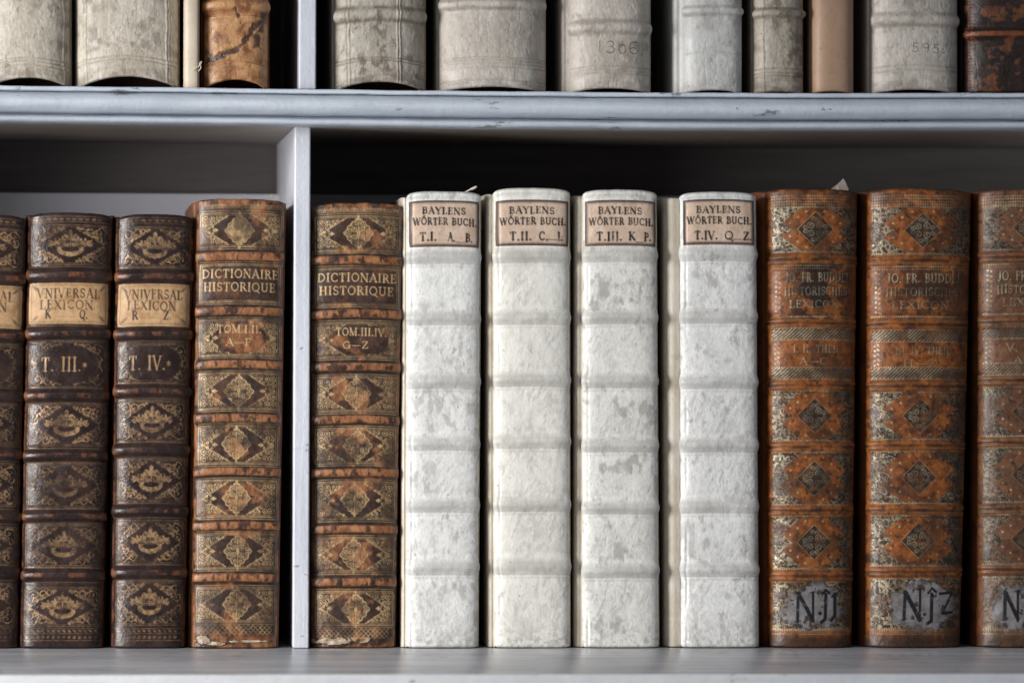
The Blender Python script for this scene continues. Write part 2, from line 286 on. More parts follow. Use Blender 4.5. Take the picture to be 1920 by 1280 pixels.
# ------------------------------------------------------------------ spine surface
DEPTH = 0.27
def spine_surface(book, o, spec):
    """spec: tl,tr,bl,br picture corners of the spine; bands [(y, half, height)], profile n,b; returns nothing, builds child meshes"""
    step = spec.get('step', 1.15); n, b = spec.get('n', 3.0), spec.get('b', 0.012); Yp = spec.get('Y', 0.0)
    (xlt, yt), (xrt, _), (xlb, yb), (xrb, _) = spec['tl'], spec['tr'], spec['bl'], spec['br']
    W = ((xrt-xlt)+(xrb-xlb))/2
    th = np.linspace(math.pi, 0, 4001); cc = np.sign(np.cos(th))*np.abs(np.cos(th))**(2/n); ss = np.abs(np.sin(th))**(2/n)
    px, py = cc*W/2*PX, -b*ss; L = np.concatenate([[0], np.cumsum(np.hypot(np.diff(px), np.diff(py)))])
    nu = int(L[-1]/(step*PX))+1; Lu = np.linspace(0, L[-1], nu)
    c = np.interp(Lu, L, cc); ssv = np.interp(Lu, L, ss)
    c[0], c[-1] = -1, 1
    ex, ey = np.gradient(c*W/2*PX), np.gradient(-b*ssv); ln = np.hypot(ex, ey); nx, ny = ey/ln, -ex/ln       # outward = towards -Y
    nx[0] = -1 if n > 1 else nx[0]; ny[0] = 0; nx[-1] = 1; ny[-1] = 0
    nv = int((yb-yt)/step)+1; y = np.linspace(yt, yb, nv)
    q = (c+1)/2*W
    C = Canvas(q, y, ['gold', 'ink', 'wear', 'tan', 'edge'])
    C.W = W; C.spec = spec
    Qn = q[None, :]; Yn = y[:, None]
    # raised bands, with slightly irregular height
    seed = spec['seed']
    bandmask = np.zeros((nv, nu))
    for k, (by, hw, hh) in enumerate(spec.get('bands', [])):
        wob = (vnoise(Qn*1.0+k*31, Yn*0+k*7, 45, seed+k, 2)-0.5)*hw*0.25
        d = np.abs(Yn-by-wob)/hw; pw = spec.get('bandpow', 3.0)
        bm = np.exp(-(d**pw)*1.2); bandmask = np.maximum(bandmask, bm)
        C.h += hh*bm*(0.88+0.24*vnoise(Qn, Yn*0+k*9, 30, seed+50+k, 3))
        # hollow just beside each band
        C.h -= 0.0006*np.exp(-((d-1.7)/0.5)**2)
        C.part[np.abs(Yn-by)[:, 0] < hw*1.15, :] = 10+k
    C.band = bandmask
    C.h += (vnoise(Qn+seed*5, Yn, 55, seed+3, 3)-0.5)*0.0016*spec.get('lumpy', 1.0) + (vnoise(Qn, Yn, 9, seed+4, 3)-0.5)*0.0004*spec.get('lumpy', 1.0)
    spec['paint'](C)
    h = C.h
    # rolled headcap / tailcap rows
    rc = spec.get('cap', 0.003); zt_rows = []
    ncap = 7
    Tt = (y-yt)/(yb-yt)
    xL = np.array([P(xlt, yt, Yp)[0], P(xlb, yb, Yp)[0]]); xR = np.array([P(xrt, yt, Yp)[0], P(xrb, yb, Yp)[0]])
    zT = P((xlt+xrt)/2, yt, Yp)[1]; zB = spec.get('zb', P((xlb+xrb)/2, yb, Yp)[1])
    XL = xL[0]+(xL[1]-xL[0])*Tt; XR = xR[0]+(xR[1]-xR[0])*Tt; Z = zT+(zB-zT)*Tt
    arch = spec.get('arch', 0)*PX; bow = spec.get('bow', 2.0)*PX; crown = spec.get('crown', 3.0)*PX; ap = spec.get('archpow', 6)
    c2 = c[None, :]**2
    x = (XL[:, None]+XR[:, None])/2 + c[None, :]*(XR-XL)[:, None]/2
    zz = Z[:, None] + arch*(1-c2**1.0)*Tt[:, None]**ap + bow*(1-c2)*(1-Tt[:, None]**5) - crown*c2**2*(1-Tt[:, None])**14
    zz = zz + (vnoise(Qn, Qn*0, 35, seed+77, 3)-0.5)*3.0*PX*spec.get('ragged', 0.5)*((1-Tt[:, None])**30+(Tt[:, None]**30)*(1 if arch else 0))
    yy = Yp + b - b*ssv[None, :] + np.zeros((nv, 1))
    # caps: offset along normal and roll
    dz_top = (Z[0]-Z); roll = np.clip(1-dz_top/rc, 0, 1)[:, None]; off = -rc*(1-np.sqrt(np.clip(1-roll**2, 0, 1)))
    dz_bot = (Z-Z[-1]); rb = rc*0.6; roll = np.clip(1-dz_bot/rb, 0, 1)[:, None]; off = off-rb*(1-np.sqrt(np.clip(1-roll**2, 0, 1)))
    taper = np.minimum(1, (1-np.abs(c))*18+0.0)[None, :]                                     # no displacement along the joint lines
    hh = h*(0.35+0.65*taper)+off
    x = x+nx[None, :]*hh; yy = yy+ny[None, :]*hh
    # inward lips
    def lip(i): return x[i][None, :]*1.0, (yy[i]+0.012)[None, :], zz[i][None, :]
    lx, ly, lz = lip(0); bx_, by_, bz_ = lip(-1)
    org = o.location
    V = np.stack([x-org.x, yy-org.y, zz-org.z], -1)
    gu = np.gradient(V, axis=1); gv = np.gradient(V, axis=0); N = np.cross(gu, gv); N /= np.maximum(np.linalg.norm(N, axis=2, keepdims=True), 1e-12)
    if N[nv//2, nu//2, 1] > 0: N = -N
    idx = np.arange(nv*nu).reshape(nv, nu); Fq = np.stack([idx[:-1, :-1], idx[1:, :-1], idx[1:, 1:], idx[:-1, 1:]], -1).reshape(-1, 4)
    fp = C.part[:-1, :-1].ravel(); Vf = V.reshape(-1, 3); Nf = N.reshape(-1, 3); flat = {k: a.ravel() for k, a in C.L.items()}
    ids = sorted(set(fp.tolist())); root = None
    for pid in ids:
        fs = Fq[fp == pid]; u, inv = np.unique(fs, return_inverse=True); inv = inv.reshape(-1, 4)
        nm = 'spine' if pid == 0 else ('raised_band' if 10 <= pid < 40 else spec['partnames'][pid])
        mat = spec['mat'] if pid < 40 else spec['partmats'].get(pid, spec['mat'])
        vv, nn = Vf[u], Nf[u]; at = {k: a[u] for k, a in flat.items()}
        if pid == 0:                                                        # lips and inner lining close the spine's thickness
            k0 = len(vv); pos = {g: i for i, g in enumerate(u.tolist())}; ex_f = []
            top = [pos[g] for g in idx[0].tolist() if g in pos]; bot = [pos[g] for g in idx[-1].tolist() if g in pos]
            for row, sgn in ((top, 1), (bot, -1)):
                if len(row) != nu: continue
                e = vv[row]+np.array([0, 0.010 if sgn > 0 or not spec.get('arch') else 0.0022, -0.0004*sgn]); s0 = len(vv); vv = np.vstack([vv, e]); nn = np.vstack([nn, np.tile([0, 0, sgn], (nu, 1))])
                for kk in at: at[kk] = np.concatenate([at[kk], at[kk][row]*0])
                for i in range(nu-1):
                    ex_f.append((row[i], row[i+1], s0+i+1, s0+i) if sgn > 0 else (row[i+1], row[i], s0+i, s0+i+1))
            if ex_f: inv = np.vstack([inv, np.array(ex_f)])
        me = mesh_from(nm, vv, inv, True, nn, at); ob = link(nm, me, mat, o if root is None else root)
        if pid == 0: root = ob
        lb = spec.get('partlabels', {}).get(pid)
        if lb: ob['label'] = lb
    return dict(xL=xL, xR=xR, zT=zT, zB=zB, b=b, Y=Yp)

def sweep(name, sec, xs_top, xs_bot, z0, z1, org, mat, parent, round_=0.0015):
    """closed xy section swept upward with a soft arris at both ends"""
    sec = np.array(sec); cen = sec.mean(0); rows = []
    levels = [(0.0, round_), (round_*0.3, round_*0.3), (round_, 0)]; H = z1-z0
    zs = [(d, s) for d, s in levels]+[(H*f, 0) for f in np.linspace(0.05, 0.95, 12)]+[(H-d, s) for d, s in levels[::-1]]
    dirs = sec-cen; dl = np.linalg.norm(dirs, axis=1, keepdims=True); dirs = dirs/np.maximum(dl, 1e-9)
    V = []
    for z, s in zs:
        f = z/H; p = sec-dirs*s; V.append(np.column_stack([p[:, 0]+xs_bot+(xs_top-xs_bot)*f-org.x, p[:, 1]-org.y, np.full(len(p), z0+z-org.z)]))
    n = len(sec); F = []
    for k in range(len(zs)-1):
        for i in range(n): F.append((k*n+i, k*n+(i+1) % n, (k+1)*n+(i+1) % n, (k+1)*n+i))
    F.append(tuple(range(n))[::-1]); F.append(tuple((len(zs)-1)*n+i for i in range(n)))
    me = mesh_from(name, np.vstack(V), F, True); a = link(name, me, mat, parent)
    return a

def smooth_poly(pts, k=6):
    """Catmull-Rom through open pts"""
    p = [np.array(a, float) for a in pts]; p = [2*p[0]-p[1]]+p+[2*p[-1]-p[-2]]; out = []
    for i in range(1, len(p)-2):
        for t in np.linspace(0, 1, k, endpoint=False):
            out.append(0.5*((2*p[i])+(-p[i-1]+p[i+1])*t+(2*p[i-1]-5*p[i]+4*p[i+1]-p[i+2])*t*t+(-p[i-1]+3*p[i]-3*p[i+1]+p[i+2])*t**3))
    out.append(p[-2]); return [tuple(a) for a in out]

def build_book(spec):
    (xlt, yt), (xrt, _), (xlb, yb), (xrb, _) = spec['tl'], spec['tr'], spec['bl'], spec['br']
    Yp = spec.get('Y', 0.0); cx = (P(xlb, yb, Yp)[0]+P(xrb, yb, Yp)[0])/2; zB = spec.get('zb', 0.0)
    o = empty(spec.get('name', 'antique_book'), (cx, Yp+0.1, zB), spec['label'], spec.get('cat', 'book'), spec.get('group'))
    spec['zb'] = zB+spec.get('lift', 0.0006)
    g = spine_surface(spec, o, spec); b = g['b']; dp = spec.get('depth', DEPTH)
    lo, ro = spec.get('lo', 5)*PX, spec.get('ro', 4)*PX; rec = spec.get('rec', 0.006); ea = spec.get('early'); tk = spec.get('tk', 0.0042)
    z0, z1 = zB+0.0006, g['zT']-spec.get('bdrop', 6)*PX
    y0 = Yp+b
    pl = smooth_poly([(0.0004, y0-0.0012), (-0.0006, y0+0.0015), (-lo*(0.5 if ea else 0.30), y0+(0.001 if ea else 0.0035)), (-lo*(0.88 if ea else 0.8), y0+rec), (-lo, y0+rec+0.008), (-lo*1.02, y0+rec+0.03), (-lo, y0+dp*0.5), (-lo*0.9, y0+dp)], 5)
    inner = [(x+tk, yv+0.002) for x, yv in pl[::-1] if yv > y0+(0.006 if ea else 0.003)]
    sweep('front_cover', pl+inner, g['xL'][0], g['xL'][1], z0, z1, o.location, spec['boardmat'], o)
    pr = [(-x*(ro/lo), yv) for x, yv in pl]; inr = [(x-tk, yv+0.002) for x, yv in pr[::-1] if yv > y0+(0.006 if ea else 0.003)]
    sweep('back_cover', (pr+inr)[::-1], g['xR'][0], g['xR'][1], z0, z1, o.location, spec['boardmat'], o)
    wm = ((g['xR']-g['xL']).mean()); ty = 0.026 if spec.get('arch') else 0.006; tb = [(tk*1.2, y0+ty), (wm-tk*1.2, y0+ty), (wm-tk*1.2, y0+dp-0.006), (tk*1.2, y0+dp-0.006)]
    sweep('text_block', tb, g['xL'][0], g['xL'][1], zB+0.004, g['zT']-0.006, o.location, MAT_PAGES_SHADE if spec.get('arch') else MAT_PAGES, o, 0.0004)
    return o

MAT_PAGES_SHADE = mat_plain('shade_darkened_page_edges', srgb(66, 50, 38), srgb(86, 66, 50), 4, 0.9, (60, 1, 1), 40)  # page edges darkened in colour for the shade inside hollow spines
MAT_PAGES = mat_plain('aged_page_edges', srgb(120, 100, 78), srgb(165, 145, 118), 3, 0.8, (60, 1, 1), 40)

# ------------------------------------------------------------------ bookcase
ZU = P(560, 236.5, 0.0)[1]                      # underside of upper shelf
YB = 0.36                                       # face of the back boards
case = empty('bookcase', (0, 0.1, 0), 'white painted wooden bookcase with a moulded shelf edge between two rows of old books', 'bookcase')
def sagz(x):                                    # the old shelf hangs a little, lowest right of the middle
    xl, xr, xm = P(0, 170)[0], P(1920, 170)[0], P(1230, 170)[0]
    t = np.where(x < xm, (x-xl)/(xm-xl), (xr-x)/(xr-xm)); return -4.3*PX*np.sin(np.clip(t, 0, 1)*math.pi/2)**1.3
XA, XZ = P(-520, 600)[0], P(2480, 600)[0]
def extrude_x(name, prof, mat, parent, x0=XA, x1=XZ, nx=90, wob=0.0004, seed=1, sag=False, fine=False):
    prof = np.array(prof, float); xs = np.linspace(x0, x1, nx); n = len(prof); V = []
    for i, X in enumerate(xs):
        dz = float(sagz(np.array(X))) if sag else 0
        jit = (vnoise(np.full(n, X*1000.0), np.arange(n)*2.3, 60, seed, 3)-0.5)*2*wob
        jit2 = (vnoise(np.full(n, X*1000.0)+500, np.arange(n)*2.3, 40, seed+1, 3)-0.5)*2*wob
        V.append(np.column_stack([np.full(n, X), prof[:, 0]+jit-0.1, prof[:, 1]+dz+jit2]))
    V = np.vstack(V); F = []
    for i in range(nx-1):
        for j in range(n):
            k = (j+1) % n; F.append((i*n+j, i*n+k, (i+1)*n+k, (i+1)*n+j))
    F.append(tuple(range(n))[::-1]); F.append(tuple((nx-1)*n+i for i in range(n)))
    me = mesh_from(name, V, F, True); o = link(name, me, mat, parent)
    md = o.modifiers.new('edge', 'EDGE_SPLIT'); md.split_angle = math.radians(38); return o
PT = mat_paint('blue_white_shelf_paint', srgb(196, 203, 212), srgb(166, 174, 184), 1, 0.36, (0.10, 1, 1), 0.55, 0.5, 0.45)
PT_DIV = mat_paint('white_upright_paint', srgb(204, 206, 212), srgb(182, 185, 193), 4, 0.40, (1, 1, 0.06), 0.7, 0.2, 0.5)
PT_LOW = mat_paint('worn_grey_shelf_paint', srgb(178, 178, 181), srgb(124, 123, 125), 9, 0.13, (0.035, 1, 1), 0.9, 0.3, 0.05, 90)
PT_EDGE = mat_paint('chipped_front_edge_paint', srgb(222, 223, 224), srgb(200, 201, 204), 21, 0.40, (0.08, 1, 1), 0.5, 0.6, 0.4)
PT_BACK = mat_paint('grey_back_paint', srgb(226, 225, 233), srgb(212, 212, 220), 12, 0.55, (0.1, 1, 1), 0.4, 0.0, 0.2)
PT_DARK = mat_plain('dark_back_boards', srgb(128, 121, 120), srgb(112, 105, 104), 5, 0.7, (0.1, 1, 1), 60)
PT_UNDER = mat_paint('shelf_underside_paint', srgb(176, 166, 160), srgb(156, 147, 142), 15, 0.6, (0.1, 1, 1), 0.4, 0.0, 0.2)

ZS = P(600, 167.5, -0.030)[1]+2.4*PX            # top of the upper shelf at its front lip (without sag)
YF = -0.030
def zat(py, Y=YF): return P(600, py, Y)[1]+2.4*PX
# board behind the moulding
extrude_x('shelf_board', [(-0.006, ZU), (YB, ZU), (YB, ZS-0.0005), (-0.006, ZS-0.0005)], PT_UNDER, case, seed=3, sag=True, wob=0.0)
# moulding: flat lip, half-round, quirk, small lower bead
lip_t, lip_b = ZS, zat(175.5); rb_t, rb_b = zat(177), zat(218); bd_t, bd_b = zat(221), zat(236.5)
prof = [(-0.0055, lip_t), (YF-0.001, lip_t), (YF-0.002, lip_t-0.0008), (YF-0.002, lip_b+0.0006), (YF-0.0012, lip_b)]
rc_ = (rb_t+rb_b)/2; rr_ = (rb_t-rb_b)/2
for a in np.linspace(92, -62, 18): prof.append((YF+0.009-0.0185*math.cos(math.radians(a)), rc_+rr_*math.sin(math.radians(a))))
prof += [(YF+0.015, rb_b-0.0002), (YF+0.015, bd_t+0.0004)]
bc_ = (bd_t+bd_b)/2; br_ = (bd_t-bd_b)/2
for a in np.linspace(80, -75, 9): prof.append((YF+0.008-0.0115*math.cos(math.radians(a)), bc_+br_*math.sin(math.radians(a))))
prof += [(-0.0055, bd_b)]
mo = extrude_x('moulding', prof[::-1], PT, None, nx=420, wob=0.00045, seed=8, sag=True)
mo.parent = [c for c in case.children if c.name.startswith('shelf_board')][0]
# lower shelf
ylo = None
for k in range(200):                                     # how far it comes forward: its front arris is seen at py = 1263
    Yt = -0.002*k; d = ray(960, 1263); t = (0-CAM.z)/d.z
    ylo = CAM.y+d.y*t; break
extrude_x('shelf_board', [(ylo, -0.0006), (ylo+0.0012, 0), (YB, 0), (YB, -0.03), (ylo, -0.03)][::-1], PT_LOW, case, seed=5, wob=0.0, nx=160)
extrude_x('shelf_edge', [(ylo-0.004, -0.0005), (ylo-0.0035, -0.0001), (ylo-0.0003, -0.0001), (ylo-0.0003, -0.032), (ylo-0.004, -0.032)][::-1], PT_EDGE, case, seed=6, wob=0.0002, nx=160)
# top shelf above the frame, its underside keeps the row shaded
ZT2 = P(960, -420)[1]
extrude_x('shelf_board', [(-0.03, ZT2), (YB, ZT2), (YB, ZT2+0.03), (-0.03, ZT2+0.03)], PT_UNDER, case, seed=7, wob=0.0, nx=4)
def block(name, x0, x1, y0, y1, z0, z1, mat, parent, bev=0.0015, cuts=0, dxtop=0.0):
    v = [(x, y-0.1, z) for z in (z0, z1) for (x, y) in ((x0, y0), (x1, y0), (x1, y1), (x0, y1))]
    v = [(a+(dxtop if c == z1 else 0), b, c) for a, b, c in v]
    me = mesh_from(name, v, [(3, 2, 1, 0), (4, 5, 6, 7), (0, 1, 5, 4), (1, 2, 6, 5), (2, 3, 7, 6), (3, 0, 4, 7)], True)
    o = link(name, me, mat, parent)
    m = o.modifiers.new('bevel', 'BEVEL'); m.width = bev; m.segments = 3; m.limit_method = 'NONE'
    m2 = o.modifiers.new('wn', 'WEIGHTED_NORMAL'); return o
# uprights
x0, x1 = P(550.8, 700)[0], P(581.2, 700)[0]
block('upright', x0, x1, 0.0, YB-0.001, 0.0003, ZU-0.0003, PT_DIV, case)
x0, x1 = P(559.5, 90)[0], P(591.5, 90)[0]
block('upright', x0, x1, -0.012, YB-0.001, ZS-0.0002, ZT2-0.0003, PT_DIV, case)
block('side_panel', XA-0.03, XA, -0.02, YB+0.02, -0.03, ZT2+0.03, PT_DIV, case)
block('side_panel', XZ, XZ+0.03, -0.02, YB+0.02, -0.03, ZT2+0.03, PT_DIV, case)
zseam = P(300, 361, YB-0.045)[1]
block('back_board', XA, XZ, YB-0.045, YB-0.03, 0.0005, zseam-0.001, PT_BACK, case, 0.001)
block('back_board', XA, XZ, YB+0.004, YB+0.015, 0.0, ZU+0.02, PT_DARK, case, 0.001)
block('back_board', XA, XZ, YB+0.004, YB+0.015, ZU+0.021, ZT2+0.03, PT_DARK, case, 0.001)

# ================================================================== painters: what each binding carries
def noise_wear(C, layer, seed, lo, hi, scale=14, k=1.0):
    n = tri_noise(C, scale, seed, 4); C.L[layer] *= (1-k)+k*sstep(lo, hi, n).astype(np.float32)

def dict_corner_filigree(C, x0, x1, y0, y1, hx=0.44, seed=1, keep_mid=True):
    H = y1-y0; sc = H/66.0; cx, cy = (x0+x1)/2, (y0+y1)/2; Wd = (x1-x0)
    arr = [(8, 8, 7.5), (22, 8, 6.5), (34.5, 7, 5.5), (45, 6, 4.5), (54, 5, 3.5), (7.5, 22, 6.5), (18.5, 20, 5.5), (28.5, 16, 4.5), (38, 13, 3.6), (7, 32, 4.6), (15.5, 30, 4.2), (23.5, 27, 3.2)]
    for mx in (0, 1):
        for my in (0, 1):
            for k, (ax, ay, R) in enumerate(arr):
                ax *= sc*Wd/165*1.08; ay *= sc; R *= sc; X = x0+ax if mx == 0 else x1-ax; Y = y0+ay if my == 0 else y1-ay
                C.spiral('gold', X, Y, R, 3.9*sc, 1.35, (1 if (k+mx+my) % 2 else -1), 0.15*k+0.3*mx)
                C.dot('gold', X, Y, 1.1)
            for t in np.linspace(0.04, 0.96, 15):                    # leaf buds along the free edge
                ex_, ey_ = 60*(1-t)*sc*Wd/165*1.05+3, 35*t*sc
                X = x0+ex_ if mx == 0 else x1-ex_; Y = y0+ey_ if my == 0 else y1-ey_; C.dot('gold', X, Y, 1.5)
        X = x0+33*sc*Wd/165 if mx == 0 else x1-33*sc*Wd/165
        C.fill('gold', X-9, X+9, cy-6, cy+6, lambda a, b_: np.abs(a-X)/1.5+np.abs(b_-cy)-4.0)
def dict_lozenge(C, cx, cy, rx, ry, solid=0.0):
    pts = []; p_ = 1.25                                          # lobed outline
    for a in np.linspace(0, 2*np.pi, 97):
        r = (abs(math.cos(a))**p_+abs(math.sin(a))**p_)**(-1/p_); r *= 0.96+0.045*math.cos(12*a); pts.append((cx+rx*r*math.cos(a), cy+ry*r*math.sin(a)))
    C.poly('gold', pts, 1.9)
    C.fill('gold', cx-rx, cx+rx, cy-ry, cy+ry, lambda X, Y: ((np.abs(X-cx)/rx)**p_+(np.abs(Y-cy)/ry)**p_-0.9)*18, 0.08)
    s = rx/27
    for sx in (-1, 1):
        for (ax, ay, R, hnd) in ((7, 7.5, 6, 1), (7, -7.5, 6, -1), (17, 5, 4.6, 1), (17, -5, 4.6, -1), (5, 19, 4.6, -1), (5, -19, 4.6, 1), (13, 14, 3.6, 1), (13, -14, 3.6, -1), (22, 0, 3.2, 1)):
            C.spiral('gold', cx+sx*ax*s, cy+ay*s, R*s, 3.3*s, 1.45, hnd*sx, 0.2)
    C.poly('gold', [(cx, cy-ry), (cx, cy+ry)], 1.5); C.ell('gold', cx, cy, 3, 6*s)
    for dy in (-1, 1):
        C.ell('gold', cx, cy+dy*(ry+1), 2.4, 4.5); C.ell('gold', cx-3.5, cy+dy*(ry-3), 3, 1.7); C.ell('gold', cx+3.5, cy+dy*(ry-3), 3, 1.7)
    if solid: C.fill('gold', cx-rx, cx+rx, cy-ry, cy+ry, lambda X, Y: (np.abs(X-cx)/rx+np.abs(Y-cy)/ry-1)*18, solid)

def paint_dict(C):
    S = C.spec; W = C.W; m0, m1 = 7.0, W-6.0; pn = S['panels']; C.set_warp(0.9, 12, S['seed'])
    Y = C.y[:, None]; Q = C.q[None, :]
    for i, (y0, y1) in enumerate(pn):
        for d_, wd, vv in ((0, 1.4, 0.85), (3.4, 1.0, 0.7)): C.rect('gold', m0+d_, m1-d_, y0+d_*0.8, y1-d_*0.8, wd, vv)
        for yy in (y0-4, y1+4): C.poly('gold', [(m0, yy), (m1, yy)], 1.1, 0.7)
        if i == 1:
            continue
        if i == 2:
            dict_corner_filigree(C, m0+3, m1-3, y0+3, y1-3)
        else:
            rj = np.random.default_rng(S['seed']*7+i); dict_corner_filigree(C, m0+3, m1-3, y0+3, y1-3); dict_lozenge(C, (m0+m1)/2+rj.normal()*1.6, (y0+y1)/2+rj.normal()*1.2, 26+rj.random()*2, 28+rj.random()*2, S.get('solid', 0) if i == 0 else 0)
    # the middle of the volume panel stays free for the volume number
    y0, y1 = pn[2]; sl = C.win(W*0.26, W*0.86, y0+6, y1-6)
    X = C.q[sl[1]][None, :]; YY = C.y[sl[0]][:, None]
    C.L['gold'][sl] *= (1-np.clip((1-((X-W*S['volx'])/(W*0.34))**2-((YY-(y0+y1)/2)/35)**2)*5, 0, 1)).astype(np.float32)
    # small roll at head and foot
    for y in (C.spec['tl'][1]+10, C.spec['tl'][1]+17): C.poly('gold', [(m0, y), (m1, y)], 1.0, 0.6)
    for k in range(int((m1-m0)/6)): C.spiral('gold', m0+3+6*k, C.spec['tl'][1]+13.5, 3, 2.6, 1.2, 1, 0, 0.8)
    yr = pn[-1][1]+4
    for k in range(int((m1-m0)/9)):
        xx = m0+9*k
        for j in range(2):
            C.poly('gold', [(xx, yr+2+9*j), (xx+4.5, yr+6.5+9*j), (xx+9, yr+2+9*j)], 1.1, 0.7); C.poly('gold', [(xx, yr+11+9*j), (xx+4.5, yr+6.5+9*j), (xx+9, yr+11+9*j)], 1.1, 0.7)
    # wear of the gilding before the fresh lettering
    for i, (y0, y1) in enumerate(pn):
        rj = np.random.default_rng(S['seed']*5+i); slp = C.win(0, W, y0-1, y1+1); C.L['gold'][slp] *= np.float32(0.68+0.32*rj.random())
    noise_wear(C, 'gold', S['seed']+5, 0.30, 0.55, 26, 0.75); noise_wear(C, 'gold', S['seed']+6, 0.2, 0.55, 4, 0.35)
    y0, y1 = pn[1]; h = 15.5
    C.text('gold', 'DICTIONAIRE', W*0.50, y0+25.5, h, W*0.87, bold=0.92, seed=S['seed'], slope=0.012, jit=0.006)
    C.text('gold', 'HISTORIQUE', W*0.495, y0+50, h, W*0.82, bold=0.92, seed=S['seed']+1, slope=0.012, jit=0.006)
    y0, y1 = pn[2]
    C.text('gold', S['vol'], W*S['volx'], y0+24.5, 14, W*S['volw'], bold=0.95, seed=S['seed']+2, slope=0.01); C.text('gold', S['rng'], W*0.49, y0+48.5, 13, W*0.29, bold=0.95, seed=S['seed']+3)
    # worn raised bands: rubbed to orange on the crest, blackened edges
    crest = sstep(0.35, 0.9, C.band); n = tri_noise(C, 16, S['seed']+9, 5, (1.0, 0.5))
    C.L['wear'] = np.maximum(C.L['wear'], (crest*sstep(0.30, 0.55, n+0.12*crest)).astype(np.float32))
    edge = np.exp(-((C.band-0.35)/0.25)**2); C.L['ink'] = np.maximum(C.L['ink'], (0.95*edge*sstep(0.36, 0.52, tri_noise(C, 13, S['seed']+10, 5, (1, 0.4)))).astype(np.float32))
    streak = sstep(0.53, 0.62, tri_noise(C, 11, S['seed']+15, 5, (1.2, 0.7)))*crest; C.L['ink'] = np.maximum(C.L['ink'], 0.8*streak.astype(np.float32))
    # head and foot
    hd = sstep(20, 6, Y-S['tl'][1])*sstep(0.35, 0.6, tri_noise(C, 18, S['seed']+11)); C.L['wear'] = np.maximum(C.L['wear'], hd.astype(np.float32))
    C.L['ink'] = np.maximum(C.L['ink'], (0.8*sstep(26, 2, Y-S['tl'][1])*sstep(0.55, 0.66, tri_noise(C, 9, S['seed']+12))).astype(np.float32))
    ft = sstep(30, 10, S['bl'][1]-Y)*sstep(0.36, 0.56, tri_noise(C, 24, S['seed']+13, 4, (0.6, 1.3))); C.L['wear'] = np.maximum(C.L['wear'], ft.astype(np.float32))
    C.L['gold'] *= (1-0.9*np.maximum(ft, sstep(18, 4, S['bl'][1]-Y))).astype(np.float32)
    C.h -= 0.0012*ft
    for (a, b_, wv, hv) in S.get('torn', []):
        d = ((Q-a)/wv)**2+((Y-b_)/hv)**2+(tri_noise(C, 9, S['seed']+24, 4)-0.5)*1.6; tm = sstep(1.0, 0.7, d); C.L['tan'] = np.maximum(C.L['tan'], tm.astype(np.float32)); C.h += 0.0009*tm
        C.L['ink'] = np.maximum(C.L['ink'], (0.8*np.exp(-((d-1.15)/0.25)**2)).astype(np.float32)); C.L['wear'] *= (1-tm).astype(np.float32)
    # joint edges rubbed
    ed = np.maximum(sstep(7, 1, Q), sstep(6, 1, W-Q))*sstep(0.3, 0.55, tri_noise(C, 20, S['seed']+14)); C.L['wear'] = np.maximum(C.L['wear'], ed.astype(np.float32))
    # lighter cloudy patches
    cl = sstep(0.55, 0.68, tri_noise(C, 34, S['seed']+16, 5)); C.L['wear'] = np.maximum(C.L['wear'], (0.85*cl*(1-0.75*sstep(0.22, 0.36, np.abs(Q/W-0.5)))*(1-sstep(0.1, 0.4, C.band))).astype(np.float32))
    if S.get('tanvol'):
        y0, y1 = pn[2]; d = ((Q-W*0.52)/(W*0.33))**2+((Y-(y0+y1)/2-4)/27)**2+(tri_noise(C, 20, S['seed']+44, 4)-0.5)*1.4; C.L['wear'] = np.maximum(C.L['wear'], (0.85*sstep(1.0, 0.55, d)).astype(np.float32))
    y0, y1 = pn[1]; mm = ((Y > y0+2) & (Y < y1-2)); C.L['wear'] *= np.where(mm, 0.35, 1).astype(np.float32)
    tn = sstep(0.42, 0.58, tri_noise(C, 28, S['seed']+19, 3)); C.L['gold'] *= (1-0.35*tn*sstep(0.4, 0.9, Q/W)).astype(np.float32)
    C.h += 0.00012*C.L['gold']
    C.part[np.broadcast_to((Y > pn[1][0]-1) & (Y < pn[1][1]+1) & (Q > m0-2) & (Q < m1+2), C.part.shape)] = 50

